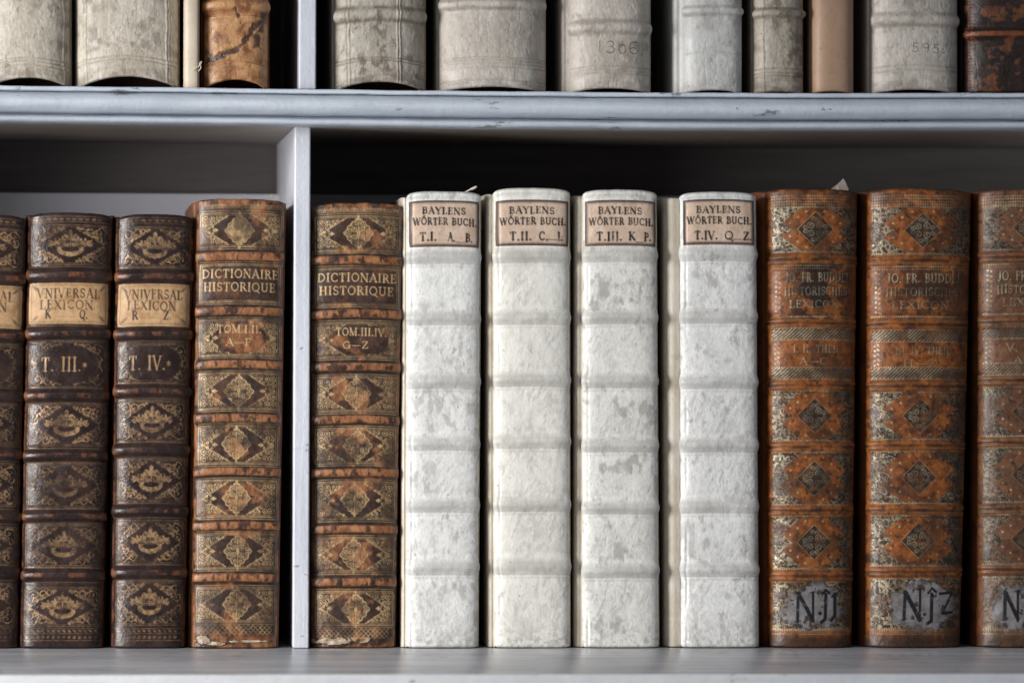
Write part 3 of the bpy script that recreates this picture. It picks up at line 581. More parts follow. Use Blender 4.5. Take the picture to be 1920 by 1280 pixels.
def paint_univ(C):
    S = C.spec; W = C.W; m0, m1 = 8.0, W-7.0; pn = S['panels']; Y = C.y[:, None]; Q = C.q[None, :]; C.set_warp(3.4, 8, S['seed'])
    cx = (m0+m1)/2
    for i, (y0, y1) in enumerate(pn):
        if i == 1: continue
        C.rect('gold', m0, m1, y0, y1, 1.2, 0.6); C.rect('gold', m0+3.2, m1-3.2, y0+3, y1-3, 1.0, 0.5)
        a0, a1, b0, b1 = m0+4, m1-4, y0+4, y1-4; H = b1-b0; cy = (b0+b1)/2; sc = H/72
        fade = S['fade'][i]
        for mx in (0, 1):
            for my in (0, 1):
                for k, (ax, ay, R, pt) in enumerate(((11, 10, 10, 7.5), (29, 9, 8.5, 7), (43, 7, 6, 6), (9, 27, 8, 7), (22, 23, 6, 6), (7, 36, 4, 5), (20, 15, 6, 5), (36, 14, 5, 4.5), (15, 33, 4.5, 4.5), (51, 5, 4, 4), (31, 20, 4, 4))):
                    ax *= W/160; ay *= sc; R *= min(1, sc*1.1); X = a0+ax if mx == 0 else a1-ax; Yc = b0+ay if my == 0 else b1-ay
                    C.spiral('gold', X, Yc, R, pt, 2.3, (1 if (k+mx+my) % 2 else -1), 0.21*k+0.35*mx, 0.9*fade)
                    C.ell('gold', X+(R*0.9 if mx == 0 else -R*0.9), Yc+(3 if my else -3), 3.4, 1.7, 0.6*(1 if mx == my else -1), fade)
                    C.ell('gold', X, Yc+(R*0.9 if my == 0 else -R*0.9), 1.7, 3.2, 0.4*(1 if mx == my else -1), fade)
        if i == 2:
            mm = 1-np.clip((1-((Q-cx)/(W*0.40))**2-((Y-cy)/40)**2)*4, 0, 1); sl = C.win(0, W, y0+5, y1-5)
            C.L['gold'][sl] *= mm[sl].astype(np.float32); continue
        # pointed oval left plain, with a coronet in it
        mm = np.clip((np.abs(Q-cx)/(W*0.42)+np.abs(Y-cy)/(H*0.56)-0.92)*14, 0, 1); sl = C.win(0, W, y0+5, y1-5)
        C.L['gold'][sl] *= mm[sl].astype(np.float32)
        f = S['crown_f'][i]; k_ = W/160*1.04; u = cy+8
        def outer(X, Yv): return (np.sqrt(((X-cx)/(24*k_))**2+((Yv-u)/(13.5))**2)-1)*11
        def inner(X, Yv): return (np.sqrt(((X-cx)/(17*k_))**2+((Yv-u+0.5)/(5.5))**2)-1)*6
        C.fill('gold', cx-34*k_, cx+34*k_, u-4, u+16, lambda X, Yv: np.maximum(outer(X, Yv), -inner(X, Yv)), f)
        for sx in (-1, 1):                                            # sweeping outline of the coronet
            C.poly('gold', [(cx+sx*(40*(1-t)**1.0)*k_, u-11+26*t**1.5) for t in np.linspace(0, 1, 14)], 1.6, 0.75*f)
            for t in np.linspace(0.05, 0.8, 7): C.ell('gold', cx+sx*(38-36*t)*k_, u-12+11*t**1.6-3, 3.6, 1.8, -0.5*sx, 0.8*f)
        for a in np.linspace(-1, 1, 11): C.dot('gold', cx+a*25*k_, u-8-a*a*3, 2.0, f)
        C.poly('gold', [(cx+a*30*k_, u-12+(1-a*a)*0.5-a*a*2) for a in np.linspace(-1, 1, 16)], 1.3, 0.8*f); C.poly('gold', [(cx+a*24*k_, u-4.5-a*a*3) for a in np.linspace(-1, 1, 16)], 1.2, 0.8*f)
        for (ax, ay, sz) in ((0, -23, 1.15), (-14, -17, 0.7), (14, -17, 0.7), (-27, -13, 0.7), (27, -13, 0.7), (-36, -9, 0.5), (36, -9, 0.5)):
            X, Yl = cx+ax*k_, u+ay
            C.ell('gold', X, Yl-5*sz, 3.2*sz, 6*sz, 0, f); C.ell('gold', X-5.5*sz, Yl, 6*sz, 2.9*sz, 0.6, f); C.ell('gold', X+5.5*sz, Yl, 6*sz, 2.9*sz, -0.6, f)
            C.ell('gold', X-4*sz, Yl+4.5*sz, 4.5*sz, 2.2*sz, -0.2, f); C.ell('gold', X+4*sz, Yl+4.5*sz, 4.5*sz, 2.2*sz, 0.2, f); C.ell('gold', X, Yl+5*sz, 1.5, 5*sz, 0, f)
    for yy in (S['tl'][1]+7, S['tl'][1]+17): C.poly('gold', [(m0, yy), (m1, yy)], 1.2, 0.5)
    for k in range(int((m1-m0)/12)): C.ell('gold', m0+6+12*k, S['tl'][1]+12, 4.4, 2.4, 0, 0.55)
    yb = S['bl'][1]
    for yy in (yb-36, yb-27, yb-14): C.poly('gold', [(m0, yy), (m1, yy)], 1.2, 0.5)
    for k in range(int((m1-m0)/10)): C.ell('gold', m0+5+10*k, yb-31.5, 3.4, 2.0, 0.5, 0.5); C.ell('gold', m0+5+10*k, yb-20, 2.8, 3.4, 0.8, 0.45)
    noise_wear(C, 'gold', S['seed']+5, 0.28, 0.56, 34, 0.7); noise_wear(C, 'gold', S['seed']+6, 0.28, 0.60, 5, 0.65)
    # lines beside the bands
    for (by, hw, hh) in S['bands']:
        for s in (-1, 1): C.poly('gold', [(m0-3, by+s*(hw+4.5)), (m1+3, by+s*(hw+4.5))], 1.0, 0.35)
    y0, y1 = pn[2]; C.text('gold', S['vol'], W*0.46, (y0+y1)/2+13, 26, W*0.55, bold=0.78, seed=S['seed'], val=1.0); noise_wear(C, 'gold', S['seed']+7, 0.15, 0.5, 26, 0.35)
    C.h -= 0.00022*C.L['gold']
    n = tri_noise(C, 20, S['seed']+9, 5)
    crest = sstep(0.8, 1.0, C.band)*sstep(0.52, 0.70, n); tips = sstep(0.25, 0.8, C.band)*np.maximum(sstep(16, 3, Q), sstep(16, 3, W-Q))*sstep(0.35, 0.6, n)
    C.L['wear'] = np.maximum(0.55*crest, 0.85*tips).astype(np.float32)
    ed = np.maximum(sstep(5, 1, Q), sstep(5, 1, W-Q))*sstep(0.35, 0.6, tri_noise(C, 24, S['seed']+14)); C.L['wear'] = np.maximum(C.L['wear'], 0.7*ed.astype(np.float32))
    # paper title label
    y0, y1 = pn[1]; lab = (Y > y0) & (Y < y1) & (Q > 5) & (Q < W-5)
    lm = np.broadcast_to(lab, C.part.shape); C.part[lm] = 50
    for k in ('gold', 'wear'): C.L[k][lm] = 0
    C.h += 0.0004*lm
    C.rect('edge', 10, W-10, y0+4, y1-4, 1.2, 0.8); C.rect('edge', 13, W-13, y0+7, y1-7, 0.9, 0.5); C.rect('edge', 5, W-5, y0, y1, 1.6, 0.7)
    for mx in (0, 1):
        for my in (0, 1):
            X = 17 if mx == 0 else W-17; Yc = y0+11 if my == 0 else y1-11; sg = 1 if mx == my else -1
            C.ell('edge', X, Yc, 8, 1.8, 0.75*sg, 0.8); C.ell('edge', X, Yc, 4.5, 1.3, 0.1*sg, 0.7); C.ell('edge', X, Yc, 1.3, 4.5, 0.1, 0.7)
    C.text('ink', 'VNIVERSAL', W*0.495, y0+29, 17, W*0.74, val=0.92, bold=1.2, jit=0.03, seed=S['seed'], slope=0.015)
    C.text('ink', 'LEXICON', W*0.475, y0+49.5, 16.5, W*0.63, val=0.92, bold=1.2, jit=0.03, seed=S['seed']+1, slope=0.015)
    C.text('ink', S['rng'][0], W*0.26, y0+67, 15.5, 11, val=0.95, bold=1.3, seed=3); C.text('ink', S['rng'][1], W*0.68, y0+67.5, 15.5, 15, val=0.95, bold=1.3, seed=4)
    C.poly('ink', [(W*0.34, y0+64), (W*0.58, y0+64.5)], 1.0, 0.5)
    noise_wear(C, 'ink', S['seed']+21, 0.22, 0.45, 12, 0.6)

def paint_bayl(C):
    S = C.spec; W = C.W; Y = C.y[:, None]; Q = C.q[None, :]; ly0, ly1 = S['lab']
    band = C.band
    lo = np.zeros_like(band)
    for (by, hw, hh) in S['bands']: lo = np.maximum(lo, np.exp(-((Y-by-hw*0.10)/(hw*1.05))**4)+0*Q)
    n = tri_noise(C, 30, S['seed']+2, 5, (0.7, 1)); C.L['wear'] = (0.66*lo*(0.45+0.55*sstep(0.25, 0.6, n))).astype(np.float32)
    n2 = tri_noise(C, 7, S['seed']+3, 4); foot = sstep(75, 5, S['bl'][1]-Y)*sstep(0.48, 0.62, n2); C.L['wear'] = np.maximum(C.L['wear'], 0.6*foot.astype(np.float32))
    foot2 = np.exp(-((S['bl'][1]-Y-14)/5.0)**2)*sstep(0.45, 0.6, n2); C.L['wear'] = np.maximum(C.L['wear'], 0.8*foot2.astype(np.float32))
    # patches of rubbed grey inside the panels
    pt = sstep(0.52, 0.66, tri_noise(C, 55, S['seed']+7, 3))*sstep(0.46, 0.62, tri_noise(C, 11, S['seed']+8, 5, (1.2, 0.6))); C.L['wear'] = np.maximum(C.L['wear'], S.get('smudge', 0.6)*pt.astype(np.float32))
    dg = vnoise(C.q[None, :]+0.45*C.y[:, None]+S['seed']*9.1, C.y[:, None]*0.30-0.2*C.q[None, :], 5, S['seed']+61, 4); zone = sstep(0.46, 0.62, tri_noise(C, 70, S['seed']+62, 2)); C.L['wear'] = np.maximum(C.L['wear'], (0.42*zone*sstep(0.54, 0.66, dg)).astype(np.float32)); C.h += 0.00018*zone*(dg-0.5)
    # tooling lines on either side of each band
    for (by, hw, hh) in S['bands']:
        C.h += 0.00022*np.exp(-((Y-by-hw-6)/1.5)**2)*np.ones_like(Q); C.h -= 0.0004*np.exp(-((Y-by-hw-2)/1.6)**2); C.h -= 0.0003*np.exp(-((Y-by+hw+3)/1.6)**2)
    C.h -= 0.0007*np.exp(-((Q-W*0.065)/2.2)**2)*sstep(0.35, 0.6, tri_noise(C, 60, S['seed']+1, 2, (0.2, 1)))
    C.h += 0.0022*sstep(16, 4, Y-S['tl'][1])*np.ones_like(Q)           # thick headcap
    cr = np.abs(tri_noise(C, 16, S['seed']+12, 3, (1.3, 0.5))-0.5); C.h -= 0.00010*np.exp(-(cr/0.03)**2)*sstep(0.45, 0.6, tri_noise(C, 60, S['seed']+40, 2))       # fine creases
    for _ in range(10):
        r = np.random.default_rng(S['seed']*17+_); C.dot('ink', r.random()*W, ly1+20+r.random()*700, 0.7+r.random()*0.7, 0.8)
    a0, a1 = S.get('lx', (2.5, W-2.5))
    lm = np.broadcast_to((Y > ly0) & (Y < ly1) & (Q > a0) & (Q < a1), C.part.shape); C.part[lm] = 50
    for k in ('wear', 'ink'): C.L[k][lm] = 0
    C.h += 0.00045*lm
    # frame: dark rule with a saw-tooth edge
    for (wd, d, v) in ((5.0, 2.6, 0.85), (1.0, 6.2, 0.5)): C.rect('edge', a0+d, a1-d, ly0+d, ly1-d, wd, v)
    t = 4.2
    for side in (0, 1):
        yy = ly0+1.6 if side == 0 else ly1-1.6
        for k in range(int((a1-a0)/t)): C.dot('ink', a0+2+k*t, yy, 1.25, 0.8)
        xx = a0+1.6 if side == 0 else a1-1.6
        for k in range(int((ly1-ly0)/t)): C.dot('ink', xx, ly0+2+k*t, 1.25, 0.8)
    cx = (a0+a1)/2; sl = S.get('slope', 0.015)
    C.text('ink', 'BAYLENS', cx-1, ly0+26, 12, (a1-a0)*0.62, val=1.0, bold=1.75, jit=0.025, seed=S['seed'], slope=sl)
    C.text('ink', 'WÖRTER BUCH.', cx+1, ly0+46.5, 12.5, (a1-a0)*0.90, val=1.0, bold=1.65, jit=0.025, seed=S['seed']+1, slope=sl)
    for k, (st, xf, wf, dy) in enumerate(S['vol']): C.text('ink', st, a0+(a1-a0)*xf, ly0+76+dy, 15, (a1-a0)*wf, val=1.0, bold=1.6, jit=0.02, seed=S['seed']+2+k, slope=sl)
    xa, xb, dy = S['dash']; C.poly('ink', [(a0+(a1-a0)*xa, ly0+76+dy), (a0+(a1-a0)*xb, ly0+76+dy)], 1.6, 0.9)
    noise_wear(C, 'ink', S['seed']+21, 0.2, 0.42, 10, 0.35)

def pip(X, Y, pts):
    ins = np.zeros(np.broadcast(X, Y).shape, bool); n = len(pts)
    for i in range(n):
        x0, y0 = pts[i]; x1, y1 = pts[(i+1) % n]
        if y0 == y1: continue
        c = ((y0 > Y) != (y1 > Y)) & (X < (x1-x0)*(Y-y0)/(y1-y0)+x0); ins ^= c
    return ins
def beads(C, y, x0, x1, r=1.3, st=4.0, val=0.9):
    for k in range(int((x1-x0)/st)): C.dot('gold', x0+k*st, y, r, val)
def paint_budde(C):
    S = C.spec; W = C.W; m0, m1 = S.get('m0', 7.0), W-5.0; Y = C.y[:, None]; Q = C.q[None, :]; pn = S['panels']; cx = (m0+m1)/2+1
    C.L['tan'][:] = 1.0
    r = np.random.default_rng(S['seed'])
    fil = (np.abs(tri_noise(C, 7.5, S['seed']+1, 2)-0.5) < 0.065).astype(np.float32); fil2 = (np.abs(tri_noise(C, 9.0, S['seed']+31, 2)-0.5) < 0.04).astype(np.float32); fil = np.maximum(fil, fil2)
    fleck = sstep(0.66, 0.74, tri_noise(C, 3.2, S['seed']+2, 2)).astype(np.float32)
    for i, (y0, y1) in enumerate(pn):
        kind = S['kinds'][i]
        sl = C.win(m0, m1, y0, y1); X = Q[:, sl[1]]; Yv = Y[sl[0]]; w2, h2 = (m1-m0)/2, (y1-y0)/2; cy = (y0+y1)/2
        if kind == 'p':
            pts = [(cx-w2*0.80, cy-h2*0.30), (cx-w2*0.34, cy-h2*0.95), (cx+w2*0.34, cy-h2*0.95), (cx+w2*0.80, cy-h2*0.30), (cx+w2*0.55, cy), (cx+w2*0.80, cy+h2*0.30), (cx+w2*0.34, cy+h2*0.95), (cx-w2*0.34, cy+h2*0.95), (cx-w2*0.80, cy+h2*0.30), (cx-w2*0.55, cy)]
            ins = pip(X+(tri_noise(C, 8, 3)[sl]-0.5)*3, Yv, pts)
            C.L['tan'][sl] = np.where(ins, 1.0, 0.12)
            lf = 0.55+0.45*sstep(0.55, 0.05, X/W); C.L['gold'][sl] = np.maximum(C.L['gold'][sl], np.where(ins, 0, np.maximum(0.62*fil[sl], 0.95*fleck[sl]*lf)*S['gk']))  # flecks brighter towards the left: glints painted into the gold
            dm = (np.abs(X-cx)/33+np.abs(Yv-cy)/33 < 1)
            C.L['tan'][sl] = np.where(dm, 0.05, C.L['tan'][sl])
            n0 = C.L['gold'][sl].copy(); C.L['gold'][sl] = np.where(dm, 0, n0)
            for sx in (-1, 1):
                for sy in (-1, 1):
                    C.spiral('gold', cx+sx*8, cy+sy*8, 7, 4.2, 1.6, sx*sy, 0.1, 0.8*S['gk']); C.spiral('gold', cx+sx*18, cy+sy*4.5, 5, 3.8, 1.4, -sx*sy, 0.4, 0.8*S['gk']); C.spiral('gold', cx+sx*4.5, cy+sy*19, 5, 3.8, 1.4, sx*sy, 0.2, 0.8*S['gk'])
            C.poly('gold', [(cx-33, cy), (cx, cy-33), (cx+33, cy), (cx, cy+33), (cx-33, cy)], 1.3, 0.55*S['gk'])
            for sx in (-1, 1):
                for sy in (-1, 1):
                    for (ax, ay) in ((0.42, 0.55), (0.60, 0.30), (0.22, 0.80)): C.dot('gold', cx+sx*ax*w2, cy+sy*ay*h2, 2.2, 0.75)
        elif kind == 't':
            beads(C, y0+3, m0, m1, 1.5, 4.2); beads(C, y1-3, m0, m1, 1.5, 4.2); beads(C, y0+8, m0, m1, 1.0, 4.2, 0.7)
            for k in range(9): C.dot('gold', m0+7, y0+14+k*9.3, 2.0, 0.9); C.ell('gold', m0+13, y0+16+k*9.3, 2.6, 1.4, r.random()*3, 0.8)
            burn = sstep(0.41, 0.50, tri_noise(C, 26, S['seed']+9, 5, (0.9, 1.1)))[sl]*sstep(1.05, 0.35, np.abs(X-cx-8)/w2); C.L['ink'][sl] = np.maximum(C.L['ink'][sl], 1.1*S['burn']*burn.astype(np.float32))
            C.text('gold', S['t1'], cx+4, y0+33, 16.5, (m1-m0)*0.76, val=0.85, bold=0.9, jit=0.03, seed=5); C.text('gold', S['t2'], cx+2, y0+58, 15, (m1-m0)*0.76, val=0.8, bold=0.9, jit=0.03, seed=6); C.text('gold', S['t3'], cx-2, y0+82, 14, (m1-m0)*0.60, val=0.75, bold=0.9, jit=0.03, seed=7); C.text('ink', S['t3'], cx-1, y0+83.2, 14, (m1-m0)*0.60, val=0.8, bold=0.9, jit=0.03, seed=7)
            C.text('ink', S['t1'], cx+5.6, y0+34.4, 16.5, (m1-m0)*0.76, val=0.9, bold=1.2, jit=0.03, seed=5); C.text('ink', S['t2'], cx+3.6, y0+59.4, 15, (m1-m0)*0.76, val=0.9, bold=1.2, jit=0.03, seed=6)
        elif kind == 'v':
            for (a, b_) in ((y0+2, y0+22), (y1-22, y1-2)):
                s2 = C.win(m0, m1, a, b_); ph = (Q[:, s2[1]]+ (Y[s2[0]]-a)*1.1)/7.0; st = np.abs(ph-np.round(ph))*7
                C.L['gold'][s2] = np.maximum(C.L['gold'][s2], np.clip(0.5+(1.5-st), 0, 1)*0.75*S['gk']); C.L['tan'][s2] = 0.25
                beads(C, a-1, m0, m1, 1.2, 4.2); beads(C, b_+1, m0, m1, 1.2, 4.2)
            for k in range(5): C.dot('gold', m0+5, y0+31+k*9, 2.2, 0.9); C.ell('gold', m0+11, y0+29+k*9, 3, 1.6, 0.6, 0.8); C.ell('ink', m1-4, y0+30+k*9, 2.5, 3.5, 0.4, 0.6)
            C.text('gold', S['v1'], cx+4, y0+47, 14, (m1-m0)*S.get('v1w', 0.58), val=0.62, bold=0.9, seed=8); C.text('gold', S['v2'], cx-2, y0+70, 13, (m1-m0)*0.36, val=0.6, bold=0.9, seed=9)
            C.text('ink', S['v1'], cx+5, y0+48, 14, (m1-m0)*S.get('v1w', 0.58), val=0.5, bold=0.8, seed=8); C.text('ink', S['v2'], cx-1, y0+71, 13, (m1-m0)*0.36, val=0.5, bold=0.8, seed=9)
        elif kind == 's':
            C.L['tan'][sl] = 0.1; C.L['gold'][sl] = np.maximum(C.L['gold'][sl], np.maximum(fil[sl], 0.7*fleck[sl])*0.8*S['gk'])
        if kind in 'ps':
            beads(C, y0, m0, m1, 1.4, 4.2); beads(C, y1, m0, m1, 1.4, 4.2)
    yt = S['tl'][1]
    for k, yy in enumerate((yt+13, yt+18, yt+24, yt+29)): beads(C, yy, m0, m1, 1.3, 4.2, 0.8)
    yb = S['bl'][1]; beads(C, yb-32, m0, m1, 1.3, 4.2, 0.8); beads(C, yb-25, m0, m1, 1.2, 4.2, 0.7); C.poly('gold', [(m0, yb-29), (m1, yb-29)], 1.0, 0.4)
    # rubbed gilding, then faded to the right: shade of the turning spine painted in
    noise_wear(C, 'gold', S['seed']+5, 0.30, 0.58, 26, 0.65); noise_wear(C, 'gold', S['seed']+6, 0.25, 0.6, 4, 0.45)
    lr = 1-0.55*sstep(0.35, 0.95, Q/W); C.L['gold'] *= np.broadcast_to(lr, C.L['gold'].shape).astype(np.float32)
    stain = sstep(0.48, 0.64, tri_noise(C, 34, S['seed']+12, 5)+0.10*(Q/W-0.5)); C.L['tan'] *= (1-stain*S.get('stain', 0.60)).astype(np.float32); C.L['gold'] *= (1-0.45*stain).astype(np.float32)  # random dark blotches, leaning right where shade is painted in
    rub = sstep(0.50, 0.66, tri_noise(C, 15, S['seed']+32, 5)); C.L['tan'] = np.maximum(C.L['tan'], (0.28*rub).astype(np.float32))
    spk = sstep(0.64, 0.70, tri_noise(C, 9, S['seed']+13, 4)); C.L['ink'] = np.maximum(C.L['ink'], 0.6*spk.astype(np.float32))
    foot = sstep(34, 12, yb-Y); C.L['tan'] *= (1-0.85*foot).astype(np.float32); hd = sstep(14, 6, Y-yt); C.L['tan'] *= (1-0.6*hd*sstep(0.4, 0.6, tri_noise(C, 20, 4))).astype(np.float32)
    # band: two raised rules with a dark stripe between
    for (by, hw, hh) in S['bands']:
        C.L['ink'] = np.maximum(C.L['ink'], (0.75*np.exp(-((Y-by-1)/2.6)**2)*sstep(0.38, 0.55, tri_noise(C, 14, S['seed']+14, 4, (0.5, 1)))).astype(np.float32)); C.h -= 0.0009*np.exp(-((Y-by-1)/2.6)**2)
        C.L['wear'] = np.maximum(C.L['wear'], (0.75*np.exp(-((Y-by-hw*0.55)/(2.6))**2)*sstep(0.3, 0.55, tri_noise(C, 20, S['seed']+15))).astype(np.float32)); C.L['wear'] = np.maximum(C.L['wear'], (0.6*np.exp(-((Y-by+hw*0.6)/(2.4))**2)*sstep(0.3, 0.55, tri_noise(C, 20, S['seed']+16))).astype(np.float32))
    C.h += 0.00015*C.L['gold']
    # painted shelf mark on a grey patch
    if 'mark' in S:
        mx, my, rx, ry = S['mark_at']
        d = ((Q-mx)/rx)**2+((Y-my)/ry)**2; d = d+(tri_noise(C, 24, S['seed']+17, 4)-0.5)*1.5
        mk = (d < 1.0); C.part[mk] = 51
        miss = sstep(0.60, 0.68, tri_noise(C, 14, S['seed']+18, 4)); 
        for k in ('gold', 'wear', 'ink'): C.L[k][mk] = 0
        C.h += 0.0002*mk
        C.L['edge'] = np.maximum(C.L['edge'], (mk*np.maximum(miss, 0.9*sstep(0.45, 1.0, d)*sstep(0.35, 0.6, tri_noise(C, 10, S['seed']+19, 4)))).astype(np.float32))
        for (pts, wd) in S['mark']: C.poly('ink', [(mx+a, my+b_) for a, b_ in pts], wd*1.12, 1.0)
        for (a, b_) in (S['mark'][0][0][0], S['mark'][0][0][1], S['mark'][2][0][0]): C.poly('ink', [(mx+a-5, my+b_+1), (mx+a+5, my+b_-1)], 2.6, 0.95)
        noise_wear(C, 'ink', S['seed']+22, 0.22, 0.40, 9, 0.35)

def paint_upper(C):
    S = C.spec; W = C.W; Y = C.y[:, None]; Q = C.q[None, :]; yb = S['bl'][1]
    n = tri_noise(C, 18, S['seed']+2, 5); k = S.get('dirt', 0.5)
    gro = np.zeros((len(C.y), 1))
    for (by, hw, hh) in S.get('bands', []): gro = np.maximum(gro, np.exp(-((np.abs(Y-by)-hw*1.05)/(hw*0.35))**2))
    for yl in S.get('lines', []):
        g = np.exp(-((Y-yl)/1.3)**2); C.h -= 0.0007*g; gro = np.maximum(gro, 0.7*g)
        C.h += 0.0004*np.exp(-((Y-yl-3)/1.4)**2)
    C.L['wear'] = (k*gro*sstep(0.2, 0.6, n)).astype(np.float32)
    pt = sstep(0.5, 0.68, tri_noise(C, 44, S['seed']+3, 3))*sstep(0.42, 0.62, tri_noise(C, 10, S['seed']+4, 5, (1, 0.7))); C.L['wear'] = np.maximum(C.L['wear'], k*pt.astype(np.float32))
    ft = sstep(42, 4, yb-Y)*sstep(0.38, 0.62, tri_noise(C, 12, S['seed']+5, 5, (0.6, 1.2))); C.L['wear'] = np.maximum(C.L['wear'], k*0.9*ft.astype(np.float32))
    cr = np.abs(tri_noise(C, 26, S['seed']+12, 4, (1.8, 0.35))-0.5); C.h -= 0.00016*np.exp(-(cr/0.025)**2)*S.get('crease', 1)
    for xl in S.get('ridges', []): C.h += 0.0007*np.exp(-((Q-xl-(tri_noise(C, 30, 5)-0.5)*5)/1.4)**2)
    for t in S.get('texts', []): C.text('ink', t[0], t[1], t[2], t[3], t[4], val=t[5], bold=0.9, jit=0.04, seed=5)
    for j in range(7):
        r = np.random.default_rng(S['seed']*19+j); C.dot('ink', r.random()*W, yb-10-r.random()*150, 0.6+r.random()*0.8, 0.7)
    if S.get('scar'):
        wv = 7*(tri_noise(C, 22, S['seed']+6, 3)-0.5)
        for pts, wd in S['scar']:
            for (x0, y0), (x1, y1) in zip(pts[:-1], pts[1:]):
                dx, dy = x1-x0, y1-y0; t = np.clip(((Q-x0)*dx+(Y-y0)*dy)/(dx*dx+dy*dy), 0, 1); d = np.hypot(Q+wv-x0-t*dx, Y+wv-y0-t*dy)
                d = d+(tri_noise(C, 9, S['seed']+66, 4)-0.5)*12; C.L['ink'] = np.maximum(C.L['ink'], (0.85*sstep(wd, wd*0.3, d)).astype(np.float32)); C.h -= 0.0004*sstep(wd, wd*0.5, d)
    if S.get('flames'):
        n5 = tri_noise(C, 26, S['seed']+8, 5, (0.8, 1)); C.L['tan'] = sstep(0.56, 0.64, n5).astype(np.float32); C.L['wear'] = (0.8*sstep(0.75, 1, C.band)).astype(np.float32)
        for xx in (6, 12): 
            for k2 in range(60): C.dot('wear', xx, yb-8-6*k2, 1.5, 0.9)

# ================================================================== the books
GOLD = srgb(214, 180, 130); GOLD_D = srgb(168, 134, 98); GOLD_S = srgb(196, 182, 150)
def univ(seed, **k):
    return dict(n=2.7, b=0.015, seed=seed, paint=paint_univ, bow=2.5, crown=4, cap=0.003, lo=5, ro=4, bdrop=2,
        mat=mat_leather('dark_brown_calf_%d' % seed, srgb(36, 26, 24), srgb(54, 39, 35), srgb(68, 50, 44), GOLD_D, seed, (45, 0.40, 0.66), 0.33, (srgb(92, 58, 42), srgb(140, 88, 56)), 0.2, bump=0.26, spec=0.36),
        boardmat=mat_leather('dark_brown_boards_%d' % seed, srgb(48, 34, 31), srgb(70, 48, 40), srgb(90, 64, 50), GOLD_D, seed+3, (40, 0.4, 0.65), 0.45, (srgb(92, 58, 42), srgb(130, 80, 50))),
        partnames={50: 'title_label'}, partlabels={50: 'tan paper title label lettered in black'},
        partmats={50: mat_label('tan_label_%d' % seed, srgb(184, 150, 110), srgb(160, 122, 84), seed, (0.035, 0.022, 0.018, 1), (0.10, 0.06, 0.04, 1))}, **k)
GU = 'dark brown volumes with tan paper labels'
build_book(univ(11, tl=(-110, 405), tr=(49.5, 405), bl=(-122, 1211), br=(33, 1211), bands=[(523, 10.5, .0033), (630, 10, .0033), (742, 10, .0033), (850, 9.5, .003), (967, 9.5, .003), (1072, 9.5, .003)],
    panels=[(431, 505), (536, 616), (647, 724), (758, 832), (868, 948), (986, 1056), (1092, 1172)], fade=[.95, 1, .5, .45, .8, .75, .8], crown_f=[.9, 0, 0, .5, .7, .7, .8], vol='T. II.', rng=('D', '.'),
    label='dark brown tooled book at the left edge, its label reading SAL and ON', group=GU))
build_book(univ(12, tl=(52.5, 401), tr=(212, 401), bl=(37, 1212), br=(192.5, 1212), bands=[(517, 10.5, .0036), (626, 9.5, .0034), (742, 9.5, .0032), (854, 8.5, .003), (967, 8.5, .003), (1077, 9, .003)],
    panels=[(424, 498), (531, 609), (640, 728), (758, 836), (869, 952), (983, 1062), (1100, 1172)], fade=[.95, 1, .8, .9, .45, .45, 1], crown_f=[1, 0, 0, 1, .35, .6, 1], vol='T. III.*', rng=('K', 'Q.'),
    label='dark brown tooled book lettered T. III with label VNIVERSAL LEXICON K to Q', group=GU))
build_book(univ(13, tl=(217.5, 404), tr=(364.5, 404), bl=(209, 1212), br=(346.5, 1212), bands=[(519, 10, .0036), (627, 9.5, .0034), (734, 9.5, .0034), (844, 9.5, .0032), (957, 9, .0032), (1072, 9.5, .003)],
    panels=[(428, 502), (533, 613), (645, 718), (752, 828), (861, 940), (975, 1056), (1088, 1170)], fade=[.9, 1, .85, .95, .85, .9, .75], crown_f=[.75, 0, 0, 1, .95, .95, .9], vol='T. IV.*', rng=('R', 'Z.'),
    label='dark brown tooled book lettered T. IV with label VNIVERSAL LEXICON R to Z', group=GU))

def dictio(seed, **k):
    return dict(n=3.2, b=0.011, seed=seed, paint=paint_dict, bow=3.0, crown=2, cap=0.002, lo=9, ro=4, bdrop=4, ragged=1.2,
        mat=mat_leather('mottled_calf_%d' % seed, srgb(46, 31, 25), srgb(76, 50, 37), srgb(104, 70, 48), GOLD, seed, (70, 0.42, 0.66), 0.45, (srgb(162, 110, 70), srgb(112, 66, 40)), 0.30, bump=0.35, tan_col=(srgb(150, 132, 110), srgb(206, 190, 166))),
        boardmat=mat_leather('calf_boards_%d' % seed, srgb(118, 76, 48), srgb(80, 50, 32), srgb(60, 38, 26), GOLD, seed+3, (60, 0.4, 0.65), 0.5, (srgb(150, 100, 62), srgb(110, 68, 40))),
        partnames={50: 'title_panel'}, partlabels={50: 'dark brown panel with gilt title'}, partmats={}, **k)
GD = 'gilt mottled brown volumes beside the upright'
build_book(dictio(21, tl=(370, 375.5), tr=(534.5, 375.5), bl=(361, 1208), br=(520, 1208), bands=[(482, 10.5, .0022), (584, 10, .0022), (683, 10, .0022), (782.5, 10, .0022), (881.5, 9.5, .0022), (982.5, 9.5, .0022), (1078, 10, .0022)],
    panels=[(402, 465), (497, 567), (600, 667), (699, 766), (797, 868), (898, 966), (997, 1062), (1097, 1160)], vol='TOM.I.II.', volw=0.51, volx=0.50, torn=[(20, 1193, 14, 8), (44, 1200, 20, 4), (110, 1196, 40, 2.5)], rng='A-F', tanvol=True, solid=0.75,
    label='mottled brown gilt book left of the upright, lettered TOM. I. II. A to F', group=GD))
